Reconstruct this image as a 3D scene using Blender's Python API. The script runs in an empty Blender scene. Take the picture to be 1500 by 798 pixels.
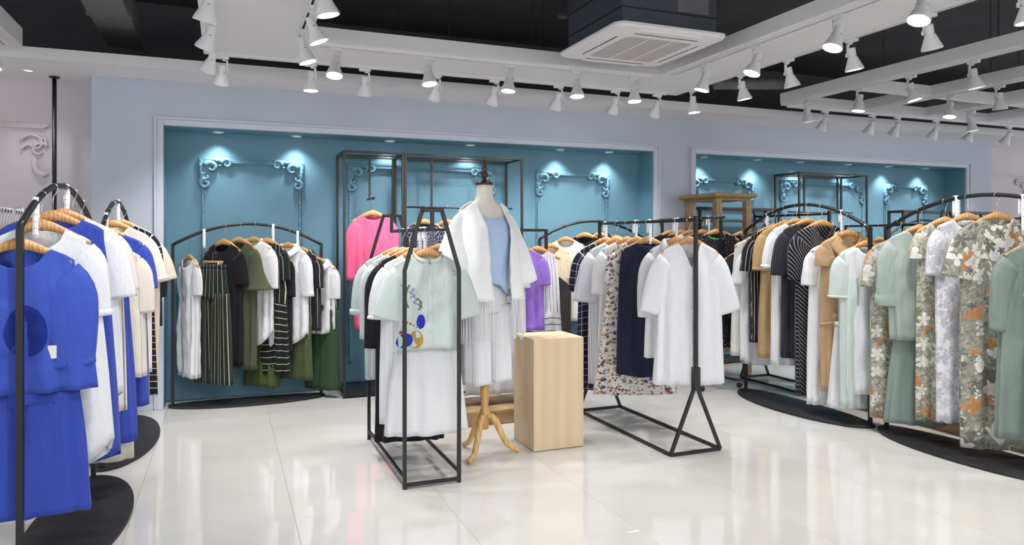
import bpy, math, random
from mathutils import Vector, Matrix
PI = math.pi
sin, cos, rad = math.sin, math.cos, math.radians
random.seed(7)
scene = bpy.context.scene
C = scene.collection

# ------------------------------------------------------------------ camera
cam = bpy.data.objects.new('camera', bpy.data.cameras.new('camera'))
C.objects.link(cam)
cam.location = (0, 0, 1.45)
cam.rotation_euler = (PI / 2, 0, rad(-21.8))
cam.data.sensor_width = 36
cam.data.lens = 36 * 1050 / 1500
cam.data.shift_y = -49 / 1500
scene.camera = cam
# ------------------------------------------------------------------ world, exposure
world = bpy.data.worlds.new('world')
scene.world = world
world.use_nodes = True
world.node_tree.nodes['Background'].inputs[0].default_value = (0.93, 0.96, 1, 1)
world.node_tree.nodes['Background'].inputs[1].default_value = 1.25
scene.view_settings.view_transform = 'Standard'
scene.view_settings.look = 'None'
scene.view_settings.gamma = 1
scene.view_settings.use_curve_mapping = False
scene.view_settings.exposure = 0.40
SPOT_W = 48           # each track spotlight
DOWN_W = 15           # each recessed downlight in the wall niches


# ------------------------------------------------------------------ materials
def srgb(r, g=None, b=None):
    if g is None:
        r, g, b = r
    f = lambda c: (c / 255 / 12.92) if c / 255 <= 0.04045 else ((c / 255 + 0.055) / 1.055) ** 2.4
    return (f(r), f(g), f(b), 1)


class NT:
    def __init__(s, name):
        s.m = bpy.data.materials.new(name)
        s.m.use_nodes = True
        s.t = s.m.node_tree
        s.b = s.t.nodes['Principled BSDF']
        s.out = s.t.nodes['Material Output']

    def n(s, kind, **kw):
        nd = s.t.nodes.new(kind)
        for k, v in kw.items():
            if hasattr(nd, k):
                setattr(nd, k, v)
        return nd

    def l(s, a, b):
        s.t.links.new(a, b)

    def math(s, op, a, b=None, c=None):
        nd = s.n('ShaderNodeMath', operation=op)
        for i, v in enumerate((a, b, c)):
            if v is None:
                continue
            if isinstance(v, (int, float)):
                nd.inputs[i].default_value = v
            else:
                s.l(v, nd.inputs[i])
        return nd.outputs[0]

    def mix(s, fac, a, b):
        nd = s.n('ShaderNodeMix', data_type='RGBA')
        for i, v in ((0, fac), (6, a), (7, b)):
            if isinstance(v, (int, float, tuple)):
                nd.inputs[i].default_value = v
            else:
                s.l(v, nd.inputs[i])
        return nd.outputs[2]

    def coord(s, kind='Object'):
        return s.n('ShaderNodeTexCoord').outputs[kind]

    def noise(s, vec, scale, detail=3, rough=0.5):
        nd = s.n('ShaderNodeTexNoise')
        nd.inputs['Scale'].default_value = scale
        nd.inputs['Detail'].default_value = detail
        nd.inputs['Roughness'].default_value = rough
        s.l(vec, nd.inputs['Vector'])
        return nd

    def bump(s, h, strength, dist=0.002):
        nd = s.n('ShaderNodeBump')
        nd.inputs['Strength'].default_value = strength
        nd.inputs['Distance'].default_value = dist
        s.l(h, nd.inputs['Height'])
        s.l(nd.outputs[0], s.b.inputs['Normal'])

    def ramp(s, fac, stops, interp='LINEAR'):
        nd = s.n('ShaderNodeValToRGB')
        cr = nd.color_ramp
        cr.interpolation = interp
        while len(cr.elements) < len(stops):
            cr.elements.new(0.5)
        for e, (p, c) in zip(cr.elements, stops):
            e.position = p
            e.color = c
        s.l(fac, nd.inputs[0])
        return nd.outputs[0]


def plain(name, col, rough=0.5, metal=0.0, var=0.0, vscale=8, bump=0.0, bscale=200, coat=0.0):
    m = NT(name)
    m.b.inputs['Roughness'].default_value = rough
    m.b.inputs['Metallic'].default_value = metal
    m.b.inputs['Coat Weight'].default_value = coat
    c = srgb(col)
    m.b.inputs['Base Color'].default_value = c
    co = m.coord()
    if var:
        nz = m.noise(co, vscale, 4)
        dk = tuple(x * (1 - var) for x in c[:3]) + (1,)
        lt = tuple(min(1, x * (1 + var)) for x in c[:3]) + (1,)
        m.l(m.ramp(nz.outputs[0], [(0.3, dk), (0.7, lt)]), m.b.inputs['Base Color'])
    if bump:
        m.bump(m.noise(co, bscale, 3).outputs[0], bump)
    return m.m


def emit(name, col, strength):
    m = NT(name)
    m.b.inputs['Base Color'].default_value = srgb(col)
    m.b.inputs['Emission Color'].default_value = srgb(col)
    m.b.inputs['Emission Strength'].default_value = strength
    return m.m


def wood(name, c1, c2, scale=(14, 14, 1.2), rough=0.45):
    m = NT(name)
    mp = m.n('ShaderNodeMapping')
    mp.inputs['Scale'].default_value = scale
    m.l(m.coord(), mp.inputs[0])
    nz = m.noise(mp.outputs[0], 1.0, 5, 0.6)
    w = m.n('ShaderNodeTexWave')
    w.inputs['Scale'].default_value = 0.6
    w.inputs['Distortion'].default_value = 6
    w.inputs['Detail'].default_value = 3
    m.l(mp.outputs[0], w.inputs[0])
    f = m.math('MULTIPLY_ADD', w.outputs['Fac'], 0.35, m.math('MULTIPLY', nz.outputs[0], 0.75))
    m.l(m.ramp(f, [(0.25, srgb(c1)), (0.8, srgb(c2))]), m.b.inputs['Base Color'])
    m.b.inputs['Roughness'].default_value = rough
    m.bump(f, 0.1, 0.001)
    return m.m


_fab = {}


def fabric(col, pat=None, rough=0.88, sheer=0.0, weave=900, **k):
    """cloth material; patterns run in the garment's own cloth coordinates (UV, in metres)"""
    key = (col, pat, sheer, tuple(sorted(k.items())))
    if key in _fab:
        return _fab[key]
    m = NT('fabric_' + (pat or 'plain'))
    b = m.b
    b.inputs['Roughness'].default_value = rough
    b.inputs['Specular IOR Level'].default_value = 0.25
    b.inputs['Sheen Weight'].default_value = 0.08
    uv = m.n('ShaderNodeUVMap').outputs[0]
    sp = m.n('ShaderNodeSeparateXYZ')
    m.l(uv, sp.inputs[0])
    U, V = sp.outputs[0], sp.outputs[1]
    c0 = srgb(col)
    base = None
    extra = None

    def line(axis, period, width, ph=0.0, wob=0.0):
        a = axis
        if wob:
            a = m.math('ADD', axis, m.math('MULTIPLY', m.noise(uv, 9, 1).outputs[0], wob))
        fr = m.math('FRACT', m.math('MULTIPLY_ADD', a, 1 / period, 10 + ph))
        return m.math('LESS_THAN', fr, width / period)
    c1 = srgb(k.get('c1', (240, 240, 240)))
    if pat == 'vstripe':
        base = m.mix(line(U, k.get('p', .03), k.get('w', .004), 0, k.get('wob', 0)), c0, c1)
    elif pat == 'hstripe':
        base = m.mix(line(V, k.get('p', .03), k.get('w', .004)), c0, c1)
    elif pat == 'mixstripe':      # vertical above, horizontal below
        sel = m.math('GREATER_THAN', V, k.get('cut', .5))
        a = line(U, k.get('p', .04), k.get('w', .004), 0, .012)
        h = line(V, k.get('p2', .05), k.get('w2', .006), 0, .012)
        base = m.mix(m.math('ADD', m.math('MULTIPLY', a, m.math('SUBTRACT', 1, sel)), m.math('MULTIPLY', h, sel)), c0, c1)
    elif pat == 'grid':
        a = line(U, k.get('p', .045), k.get('w', .003))
        h = line(V, k.get('p', .045), k.get('w', .003))
        base = m.mix(m.math('MAXIMUM', a, h), c0, c1)
    elif pat == 'block':          # upper yoke in c0, lower panel in c1
        base = m.mix(m.math('GREATER_THAN', m.math('ADD', V, m.math('MULTIPLY', U, k.get('slant', 0))), k.get('cut', .3)), c0, c1)
    elif pat == 'diag':
        a = m.math('ABSOLUTE', U)
        base = m.mix(line(m.math('ADD', V, m.math('MULTIPLY', a, k.get('s', 1.2))), k.get('p', .03), k.get('w', .004)), c0, c1)
    elif pat in ('ditsy', 'floral'):
        base = c0
        if pat == 'floral':
            nz = m.noise(uv, 34, 4, .65)
            nz.inputs['Distortion'].default_value = .9
            base = m.ramp(nz.outputs[0], [(.30, srgb(k.get('d0', (108, 108, 98)))), (.44, srgb(k.get('d1', (140, 140, 128)))),
                                          (.56, c0), (.68, srgb(k.get('d2', (200, 198, 188))))])
        for i, cc in enumerate(k['cols']):
            vo = m.n('ShaderNodeTexVoronoi')
            vo.inputs['Scale'].default_value = k.get('s', 60) * (1 + .23 * i)
            mp = m.n('ShaderNodeMapping')
            mp.inputs['Location'].default_value = (3.1 * i, 1.7 * i, 0)
            m.l(uv, mp.inputs[0])
            m.l(mp.outputs[0], vo.inputs[0])
            rnd = m.n('ShaderNodeSeparateXYZ')
            m.l(vo.outputs['Color'], rnd.inputs[0])
            r = k.get('r', .25)
            sub = m.n('ShaderNodeVectorMath', operation='SUBTRACT')
            m.l(mp.outputs[0], sub.inputs[0])
            m.l(vo.outputs['Position'], sub.inputs[1])
            sx_ = m.n('ShaderNodeSeparateXYZ')
            m.l(sub.outputs[0], sx_.inputs[0])
            ang_ = m.math('ADD', m.math('ARCTAN2', sx_.outputs[1], sx_.outputs[0]), m.math('MULTIPLY', rnd.outputs[1], 6.28))
            pet = m.math('ABSOLUTE', m.math('COSINE', m.math('MULTIPLY', ang_, 2.5 if i % 2 == 0 else 1.5)))
            lim = m.math('MULTIPLY', m.math('MULTIPLY', r, m.math('ADD', .5, m.math('MULTIPLY', rnd.outputs[2], .8))), m.math('MULTIPLY_ADD', pet, .6, .4))
            f = m.math('LESS_THAN', vo.outputs['Distance'], lim)
            if pat == 'floral':
                tone = m.math('MULTIPLY_ADD', m.math('DIVIDE', vo.outputs['Distance'], lim), .45, .55)
                cc = m.mix(tone, tuple(q * .35 for q in srgb(cc)[:3]) + (1,), srgb(cc))
            f = m.math('MULTIPLY', f, m.math('GREATER_THAN', rnd.outputs[0], k['den'][i] if isinstance(k.get('den'), tuple) else k.get('den', .45)))
            base = m.mix(f, base, cc if not isinstance(cc, tuple) else srgb(cc))
    elif pat == 'rib':
        w = m.math('SINE', m.math('MULTIPLY', U, 2 * PI / k.get('p', .012)))
        extra = w
        base = m.mix(m.math('GREATER_THAN', w, .55), c0, tuple(x * .82 for x in c0[:3]) + (1,)) if k.get('tone', 1) else c0
    elif pat == 'lace':
        vo = m.n('ShaderNodeTexVoronoi', feature='DISTANCE_TO_EDGE')
        vo.inputs['Scale'].default_value = k.get('s', 45)
        nz = m.noise(uv, 20, 2)
        m.l(nz.outputs[1], vo.inputs[0]) if k.get('leafy') else m.l(uv, vo.inputs[0])
        f = m.math('LESS_THAN', vo.outputs[0], .09)
        base = m.mix(f, c0, tuple(x * .62 for x in c0[:3]) + (1,))
        extra = vo.outputs[0]
    elif pat == 'linen':
        nz = m.n('ShaderNodeTexNoise')
        mp = m.n('ShaderNodeMapping')
        mp.inputs['Scale'].default_value = (160, 12, 1)
        m.l(uv, mp.inputs[0])
        m.l(mp.outputs[0], nz.inputs[0])
        base = m.mix(nz.outputs[0], tuple(x * .86 for x in c0[:3]) + (1,), tuple(min(1, x * 1.1) for x in c0[:3]) + (1,))
    if base is None:
        base = c0
    if isinstance(base, tuple):
        b.inputs['Base Color'].default_value = base
    else:
        m.l(base, b.inputs['Base Color'])
    mpw = m.n('ShaderNodeMapping')
    mpw.inputs['Scale'].default_value = (26, 9, 1)
    m.l(uv, mpw.inputs[0])
    crum = m.noise(mpw.outputs[0], 1.0, 4, .55)
    crum.inputs['Distortion'].default_value = .6
    wn = m.math('ADD', m.math('MULTIPLY', m.noise(uv, 60, 4, .62).outputs[0], .25), crum.outputs[0])
    h = wn if extra is None else m.math('ADD', m.math('MULTIPLY', wn, 1.2), m.math('MULTIPLY', extra, .22 if pat == 'rib' else .5))
    m.bump(h, .55, .014 if extra is None else .0055)
    if sheer:
        tr = m.n('ShaderNodeBsdfTransparent')
        mx = m.n('ShaderNodeMixShader')
        mx.inputs[0].default_value = sheer
        m.l(b.outputs[0], mx.inputs[1])
        m.l(tr.outputs[0], mx.inputs[2])
        m.l(mx.outputs[0], m.out.inputs[0])
    _fab[key] = m.m
    return m.m


M = {
    'wall': plain('blue_grey_paint', (184, 190, 203), .6, var=.03, vscale=1.5, bump=.12, bscale=300),
    'teal': plain('teal_wallpaper', (97, 139, 157), .7, var=.05, vscale=3, bump=.25, bscale=160),
    'pink': plain('pinkish_wallpaper', (204, 195, 198), .75, var=.03, vscale=4, bump=.4, bscale=90),
    'white': plain('white_paint', (232, 230, 230), .55),
    'casing': plain('casing_paint', (196, 201, 212), .5),
    'void': plain('black_ceiling_paint', (66, 65, 69), .9, var=.2, vscale=2),
    'duct': plain('grey_duct_metal', (110, 108, 110), .5, var=.1),
    'acbody': plain('dark_grey_sheet_metal', (74, 78, 86), .45, var=.08),
    'black': plain('black_powder_coat', (22, 22, 25), .42, bump=.1, bscale=400),
    'blackb': plain('black_stained_board', (30, 30, 32), .5, var=.5, vscale=7),
    'brownm': plain('bronze_black_metal', (40, 37, 38), .4),
    'lampw': plain('white_lamp_enamel', (226, 225, 226), .4),
    'bulb': emit('lit_bulb', (255, 252, 250), 16),
    'dimbulb': emit('recessed_bulb', (235, 240, 245), 1.2),
    'steel': plain('chromed_steel', (205, 205, 208), .22, 1.0),
    'plastic': plain('white_plastic', (238, 238, 240), .45),
    'slot': plain('dark_slot', (40, 40, 42), .7),
    'hanger': wood('hanger_beech', (176, 122, 70), (222, 172, 112), (30, 6, 30), .4),
    'maple': wood('pale_maple_veneer', (206, 182, 146), (216, 194, 160), (5, 5, .7), .5),
    'oak': wood('weathered_oak', (150, 120, 84), (190, 160, 118), (14, 3, 14), .6),
    'plank': wood('brown_plank', (134, 106, 74), (172, 140, 102), (2, 16, 16), .6),
    'beech': wood('beech_stand', (190, 145, 84), (226, 184, 122), (16, 16, 2), .4),
    'cap': wood('dark_turned_wood', (38, 22, 18), (70, 42, 32), (20, 20, 4), .25),
    'linenform': fabric((222, 214, 206), 'linen'),
    'tag': plain('tag_card', (226, 222, 212), .7),
    'button': plain('dark_button', (40, 38, 36), .4),
    'pearl': plain('pale_button', (205, 205, 198), .3),
}


# ------------------------------------------------------------------ mesh helpers
class MB:
    def __init__(s):
        s.v, s.f, s.uv = [], [], []

    def box(s, x0, x1, y0, y1, z0, z1):
        i = len(s.v)
        s.v += [(x, y, z) for z in (z0, z1) for y in (y0, y1) for x in (x0, x1)]
        s.f += [tuple(i + q for q in F) for F in ((0, 2, 3, 1), (4, 5, 7, 6), (0, 1, 5, 4), (2, 6, 7, 3), (0, 4, 6, 2), (1, 3, 7, 5))]
        return s

    def bar(s, a, b, w, h=None, up=(0, 0, 1)):
        """rectangular bar between two points"""
        h = h or w
        a, b = Vector(a), Vector(b)
        d = (b - a).normalized()
        u = Vector(up)
        if abs(d.dot(u)) > .95:
            u = Vector((0, 1, 0))
        sx = d.cross(u).normalized()
        sz = sx.cross(d).normalized()
        i = len(s.v)
        for p in (a, b):
            for (q, r) in ((-1, -1), (1, -1), (1, 1), (-1, 1)):
                s.v.append(tuple(p + sx * q * w / 2 + sz * r * h / 2))
        s.f += [tuple(i + q for q in F) for F in ((0, 1, 2, 3), (7, 6, 5, 4), (0, 4, 5, 1), (1, 5, 6, 2), (2, 6, 7, 3), (3, 7, 4, 0))]
        return s

    def grid(s, rows, closed=False, caps=False):
        i = len(s.v)
        n = len(rows[0])
        for r in rows:
            s.v += [tuple(p) for p in r]
        for j in range(len(rows) - 1):
            for k in range(n if closed else n - 1):
                k2 = (k + 1) % n
                s.f.append((i + j * n + k, i + j * n + k2, i + (j + 1) * n + k2, i + (j + 1) * n + k))
        if caps:
            s.f.append(tuple(i + k for k in range(n))[::-1])
            s.f.append(tuple(i + (len(rows) - 1) * n + k for k in range(n)))
        return s

    def tube(s, pts, r, n=8, caps=True, flat=1.0):
        pts = [Vector(p) for p in pts]
        rs = r if isinstance(r, (list, tuple)) else [r] * len(pts)
        rows = []
        prev = None
        for j, p in enumerate(pts):
            d = (pts[min(j + 1, len(pts) - 1)] - pts[max(j - 1, 0)])
            d = d.normalized() if d.length > 1e-9 else Vector((0, 0, 1))
            if prev is None:
                u = Vector((0, 0, 1)) if abs(d.z) < .9 else Vector((0, 1, 0))
                a = d.cross(u).normalized()
            else:
                a = (prev - d * prev.dot(d)).normalized()
            prev = a
            b = d.cross(a)
            rows.append([p + (a * cos(2 * PI * k / n) + b * sin(2 * PI * k / n) * flat) * rs[j] for k in range(n)])
        return s.grid(rows, True, caps)

    def lathe(s, prof, n=16, c=(0, 0, 0), axis=None, caps=True):
        rows = []
        for (r, z) in prof:
            rows.append([Vector((r * cos(2 * PI * k / n), r * sin(2 * PI * k / n), z)) for k in range(n)])
        if axis is not None:
            q = Vector((0, 0, 1)).rotation_difference(Vector(axis)).to_matrix()
            rows = [[q @ p for p in r] for r in rows]
        rows = [[p + Vector(c) for p in r] for r in rows]
        return s.grid(rows, True, caps)

    def prism(s, poly, h, z0=0):
        i = len(s.v)
        n = len(poly)
        s.v += [(x, y, z0) for x, y in poly] + [(x, y, z0 + h) for x, y in poly]
        s.f.append(tuple(range(i + n - 1, i - 1, -1)))
        s.f.append(tuple(range(i + n, i + 2 * n)))
        for k in range(n):
            k2 = (k + 1) % n
            s.f.append((i + k, i + k2, i + n + k2, i + n + k))
        return s

    def build(s, name, mat, parent=None, smooth=False, bevel=0.0, solid=0.0, uvs=None):
        me = bpy.data.meshes.new(name)
        me.from_pydata(s.v, [], s.f)
        if uvs:
            lay = me.uv_layers.new(name='UVMap')
            li = [0] * len(me.loops)
            me.loops.foreach_get('vertex_index', li)
            fl = []
            for q in li:
                fl += uvs[q]
            lay.data.foreach_set('uv', fl)
        if smooth:
            me.polygons.foreach_set('use_smooth', [True] * len(me.polygons))
        me.materials.append(mat)
        o = bpy.data.objects.new(name, me)
        C.objects.link(o)
        if parent is not None:
            o.parent = parent
        if bevel:
            md = o.modifiers.new('bevel', 'BEVEL')
            md.width = bevel
            md.segments = 2
            md.limit_method = 'ANGLE'
        if solid:
            md = o.modifiers.new('solid', 'SOLIDIFY')
            md.thickness = solid
            md.offset = -1
        return o


def tag(o, label=None, cat=None, group=None, kind=None):
    for k, v in (('label', label), ('category', cat), ('group', group), ('kind', kind)):
        if v:
            o[k] = v
    return o


def thing(name, label, cat, loc=(0, 0, 0), rz=0.0, group=None):
    o = bpy.data.objects.new(name, None)
    o.empty_display_size = .1
    C.objects.link(o)
    o.location = loc
    o.rotation_euler = (0, 0, rz)
    return tag(o, label, cat, group)


def copy_tree(o, parent=None):
    c = o.copy()
    C.objects.link(c)
    c.parent = parent
    for ch in list(o.children):
        if ch.type != 'LIGHT':
            copy_tree(ch, c)
    return c


def struct(o):
    o['kind'] = 'structure'
    return o


# ------------------------------------------------------------------ the room
# floor of large polished tiles on a dark screed (joints show as thin lines)
def floor_material():
    m = NT('polished_cream_tile')
    co = m.coord()
    info = m.n('ShaderNodeObjectInfo')
    nz = m.noise(co, 2.2, 6, .6)
    c = m.ramp(nz.outputs[0], [(.3, srgb(200, 198, 194)), (.7, srgb(208, 206, 203))])
    m.l(c, m.b.inputs['Base Color'])
    m.b.inputs['Roughness'].default_value = .045
    m.b.inputs['Specular IOR Level'].default_value = .8
    m.bump(m.noise(co, 1.6, 2).outputs[0], .03, .01)
    return m.m


T = .79
base = struct(MB().box(-6.5, 14, -5, 7.6, -.06, -.012).build('floor', plain('tile_grout', (205, 202, 198), .8)))
fm = floor_material()
tile_mesh = None
for ix in range(-7, 17):
    for iy in range(-2, 9):
        x0, y0 = .335 + ix * T, 3.866 + (iy - 5) * T
        if x0 > 11 or y0 > 7.2 or y0 < -.4:
            continue
        if tile_mesh is None:
            o = MB().box(-T / 2 + .0007, T / 2 - .0007, -T / 2 + .0007, T / 2 - .0007, -.012, 0).build('tile', fm, base, bevel=.0007)
            tile_mesh = o
        else:
            o = tile_mesh.copy()
            C.objects.link(o)
        o.location = (x0 + T / 2, y0 + T / 2, 0)
# the rest of the floor, behind the camera and far aside
rest = MB()
rest.box(-6.5, 14, -5, -.084, -.012, 0).box(-6.5, -5.195, -.084, 7.6, -.012, 0).box(11.395 + .0, 14, -.084, 7.6, -.012, 0)
rest.build('tile_field', fm, base)

WY, BY, WT = 6.78, 7.10, 2.80          # wall face, niche back, wall top
N1, N2, NT_Z = (-.49, 4.40), (4.95, 9.38), 2.42
w = MB()
w.box(-1.025, N1[0], WY, 7.3, 0, WT).box(N1[1], N2[0], WY, 7.3, 0, WT).box(N2[1], 9.89, WY, 7.3, 0, WT)
w.box(N1[0], N1[1], WY, 7.3, NT_Z, WT).box(N2[0], N2[1], WY, 7.3, NT_Z, WT)
struct(w.build('wall_back', M['wall']))
for (a, b), nm in ((N1, 'wall_niche_first'), (N2, 'wall_niche_second')):
    q = MB()
    q.box(a, b, BY, 7.2, 0, NT_Z).box(a, a + .004, WY + .015, BY, 0, NT_Z).box(b - .004, b, WY + .015, BY, 0, NT_Z)
    q.box(a + .004, b - .004, WY + .015, BY, NT_Z - .004, NT_Z)
    struct(q.build(nm, M['teal']))
struct(MB().box(-6.5, -1.025, 7.14, 7.3, 0, WT).build('wall_left', M['pink']))
struct(MB().box(9.89, 14, 7.14, 7.3, 0, WT).build('wall_right', M['pink']))
struct(MB().box(-6.5, 14, 6.30, 7.5, WT, WT + .085).build('ceiling_soffit', M['white']))
struct(MB().box(-6.5, 14, 7.3, 7.4, WT + .085, 3.6).build('wall_upper', M['void']))
struct(MB().box(-6.5, 14, -5, 7.5, 3.6, 3.7).build('ceiling', M['void']))
# casings round the niches: a flat board with a raised outer bead
for n, (a, b) in enumerate((N1, N2), 1):
    t_ = MB()
    z1 = NT_Z
    for (p, q_, d) in ((0, .052, .018), (.052, .07, .034)):
        t_.box(a - q_, a - p, WY - d, WY, 0, z1 + q_).box(b + p, b + q_, WY - d, WY, 0, z1 + q_).box(a - p, b + p, WY - d, WY, z1 + p, z1 + q_)
    struct(t_.build('trim_%d' % n, M['casing'], bevel=.004))
for n, (x0, x1, y) in enumerate(((-1.02, -.565, WY), (4.47, 4.88, WY), (9.46, 9.89, WY), (-6.5, -1.03, 7.14)), 1):
    struct(MB().box(x0, x1, y - .012, y, 0, .05).build('baseboard_%d' % n, M['casing'], bevel=.003))


# carved relief panels
def rope(p0, z0, z1, parent, mat):
    rows = []
    n = int((z1 - z0) / .009)
    for j in range(n + 1):
        z = z0 + (z1 - z0) * j / n
        rows.append([(p0[0] + cos(a) * r, p0[1] + sin(a) * r, z) for a in [2 * PI * k / 12 for k in range(12)]
                     for r in [.0125 * (1 + .3 * cos(2 * (a - z * 75)))]])
    MB().grid(rows, True, True).build('rope_moulding', mat, parent, True)


def scroll(mb, c, r0, a0, a1, w0, w1, y, sx=1, n=16):
    pts, rs = [], []
    for j in range(n + 1):
        t = j / n
        a = a0 + (a1 - a0) * t
        r = r0 * (1 - .75 * t)
        pts.append((c[0] + sx * r * cos(a), y, c[1] + r * sin(a)))
        rs.append(w0 + (w1 - w0) * t)
    mb.tube(pts, rs, 7)


def corner_mesh(sx, S=1.0):
    """acanthus corner bracket; corner at the origin, spreading to +x*sx and down"""
    mb = MB()
    # concave plate
    poly = [(0, 0), (.25, 0), (.25, -.035)]
    for j in range(9):
        a = PI / 2 + PI / 2 * j / 8
        poly.append((.235 + .20 * cos(a), -.235 + .20 * sin(a)))
    poly += [(.035, -.25), (0, -.25)]
    i = len(mb.v)
    n = len(poly)
    for yy in (-.026, 0):
        mb.v += [(sx * S * x, yy, S * z) for x, z in poly]
    mb.f.append(tuple(range(i, i + n)))
    for k in range(n):
        k2 = (k + 1) % n
        mb.f.append((i + k, i + n + k, i + n + k2, i + k2))
    s2 = sx
    for (c, r, a0, a1, w0, w1) in (((.235, -.05), .045, PI, -1.4 * PI, .016, .008), ((.05, -.235), .045, PI / 2, 2.9 * PI, .016, .008),
                                   ((.10, -.09), .055, .9 * PI, -.9 * PI, .02, .009), ((.17, -.055), .04, .8 * PI, -.7 * PI, .015, .006),
                                   ((.055, -.17), .04, .7 * PI, 2.2 * PI, .015, .006)):
        scroll(mb, (c[0] * S * s2, c[1] * S), r * S, a0, a1, w0 * S * 1.45, w1 * S * 1.5, -.018, s2)
    for k in range(5):
        t = k / 4
        mb.lathe([(.001, 0), (.010, .003), (.012, .009), (.006, .016), (.001, .018)], 8,
                 (s2 * S * (.012 + .0 * t), -.012, -S * (.03 + .045 * k)), (0, -1, 0))
    return mb


def relief_panel(n, x0, x1, zt, y, mat, left=True, right=True, zb=.25):
    root = bpy.data.objects.new('trim_%d' % n, None)
    C.objects.link(root)
    struct(root)
    root.location = (0, y, 0)
    b = MB()
    b.box(x0 + .2, x1 - .2, -.022, 0, zt - .055, zt - .012)
    b.box(x0 + .2, x1 - .2, -.032, 0, zt - .045, zt - .035)
    b.build('crossbar_moulding', mat, root, bevel=.004)
    if left:
        corner_mesh(1).build('corner_ornament', mat, root, True).location = (x0, 0, zt)
        rope((x0 + .03, -.008), zb, zt - .24, root, mat)
        MB().box(x0 + .004, x0 + .012, -.012, 0, zb, zt - .24).build('edge_bead', mat, root)
    if right:
        corner_mesh(-1).build('corner_ornament', mat, root, True).location = (x1, 0, zt)
        rope((x1 - .03, -.008), zb, zt - .24, root, mat)
        MB().box(x1 - .012, x1 - .004, -.012, 0, zb, zt - .24).build('edge_bead', mat, root)


for n, (a, b) in enumerate(((-.22, .69), (1.10, 2.65), (3.11, 4.01), (5.08, 6.04), (6.45, 7.87), (8.22, 9.03)), 3):
    relief_panel(n, a, b, 2.19, BY, M['teal'])
# pale reliefs on the recessed end walls
pr = bpy.data.objects.new('trim_9', None)
C.objects.link(struct(pr))
pr.location = (0, 7.14, 0)
MB().box(-4.5, -1.40, -.02, 0, 2.40, 2.425).box(-4.5, -1.42, -.03, 0, 2.385, 2.40).build('crossbar_moulding', M['pink'], pr, bevel=.004)
cm = MB()
S_ = .9
scroll(cm, (-1.50, 2.25), .10, .9 * PI, -.6 * PI, .016, .007, -.014)
scroll(cm, (-1.46, 2.20), .07, .2 * PI, 1.9 * PI, .015, .007, -.014)
scroll(cm, (-1.53, 2.20), .06, PI, -.2 * PI, .014, .006, -.014)
scroll(cm, (-1.45, 2.28), .04, -.3 * PI, 1.2 * PI, .013, .005, -.014)
cm.tube([(-1.50, -.012, 2.13), (-1.495, -.014, 2.06), (-1.47, -.016, 2.01), (-1.43, -.018, 1.99), (-1.40, -.016, 2.01)], [.02, .024, .026, .024, .012], 8)
cm.build('carved_scroll', M['pink'], pr, True)
pr = bpy.data.objects.new('trim_10', None)
C.objects.link(struct(pr))
pr.location = (0, 7.14, 0)
MB().box(9.95, 11.25, -.02, 0, 2.385, 2.41).box(11.22, 11.25, -.02, 0, .3, 2.385).build('crossbar_moulding', M['pink'], pr, bevel=.004)
corner_mesh(-1).build('corner_ornament', M['pink'], pr, True).location = (11.2, 0, 2.34)

ORD = ('first', 'second', 'third', 'fourth', 'fifth', 'sixth', 'seventh', 'eighth')
# recessed downlights hidden up in the niche heads
dl_proto = None


def downlight(x, y, z, watt, label, group=None, size=104):
    t_ = thing('downlight', label, 'downlight', (x, y, z), 0, group)
    MB().lathe([(.030, .004), (.046, .004), (.048, -.004), (.040, -.008), (.034, -.002)], 20, caps=False).build('rim', M['lampw'], t_, True)
    MB().lathe([(.0005, .001), (.036, .0)], 16, caps=False).build('lens', M['dimbulb'], t_)
    ld = bpy.data.lights.new('downlight', 'SPOT')
    ld.energy = watt
    ld.spot_size = rad(size)
    ld.spot_blend = .8
    ld.shadow_soft_size = .03
    ld.color = (.97, .98, 1)
    lo = bpy.data.objects.new('beam', ld)
    C.objects.link(lo)
    lo.parent = t_
    lo.location = (0, 0, -.02)
    return t_


for i, x in enumerate((-.06, .62, 1.5, 2.33, 3.35, 3.95)):
    downlight(x, 6.98, NT_Z - .008, DOWN_W, 'recessed downlight in the long teal niche, %s from the pole end' % ORD[i], 'downlights of the first niche')
for i, x in enumerate((5.22, 6.0, 6.67, 7.46, 8.18, 8.85)):
    downlight(x, 6.98, NT_Z - .008, DOWN_W, 'recessed downlight in the second teal niche, %s from the pillar' % ORD[i], 'downlights of the second niche')
downlight(-1.46, 6.75, WT - .004, 8, 'round recessed downlight in the white soffit near the black pole')
pt = thing('ceiling_pole', 'slim black pole from the soffit to the floor in front of the pinkish wall', 'pole', (-1.32, 6.95, 0))
MB().tube([(0, 0, 0), (0, 0, WT - .012)], .017, 12).build('pole', M['black'], pt, True)
MB().lathe([(.04, WT - .012), (.04, WT - .001)], 16).lathe([(.04, 0.001), (.04, .01)], 16).build('flange', M['black'], pt)

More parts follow.
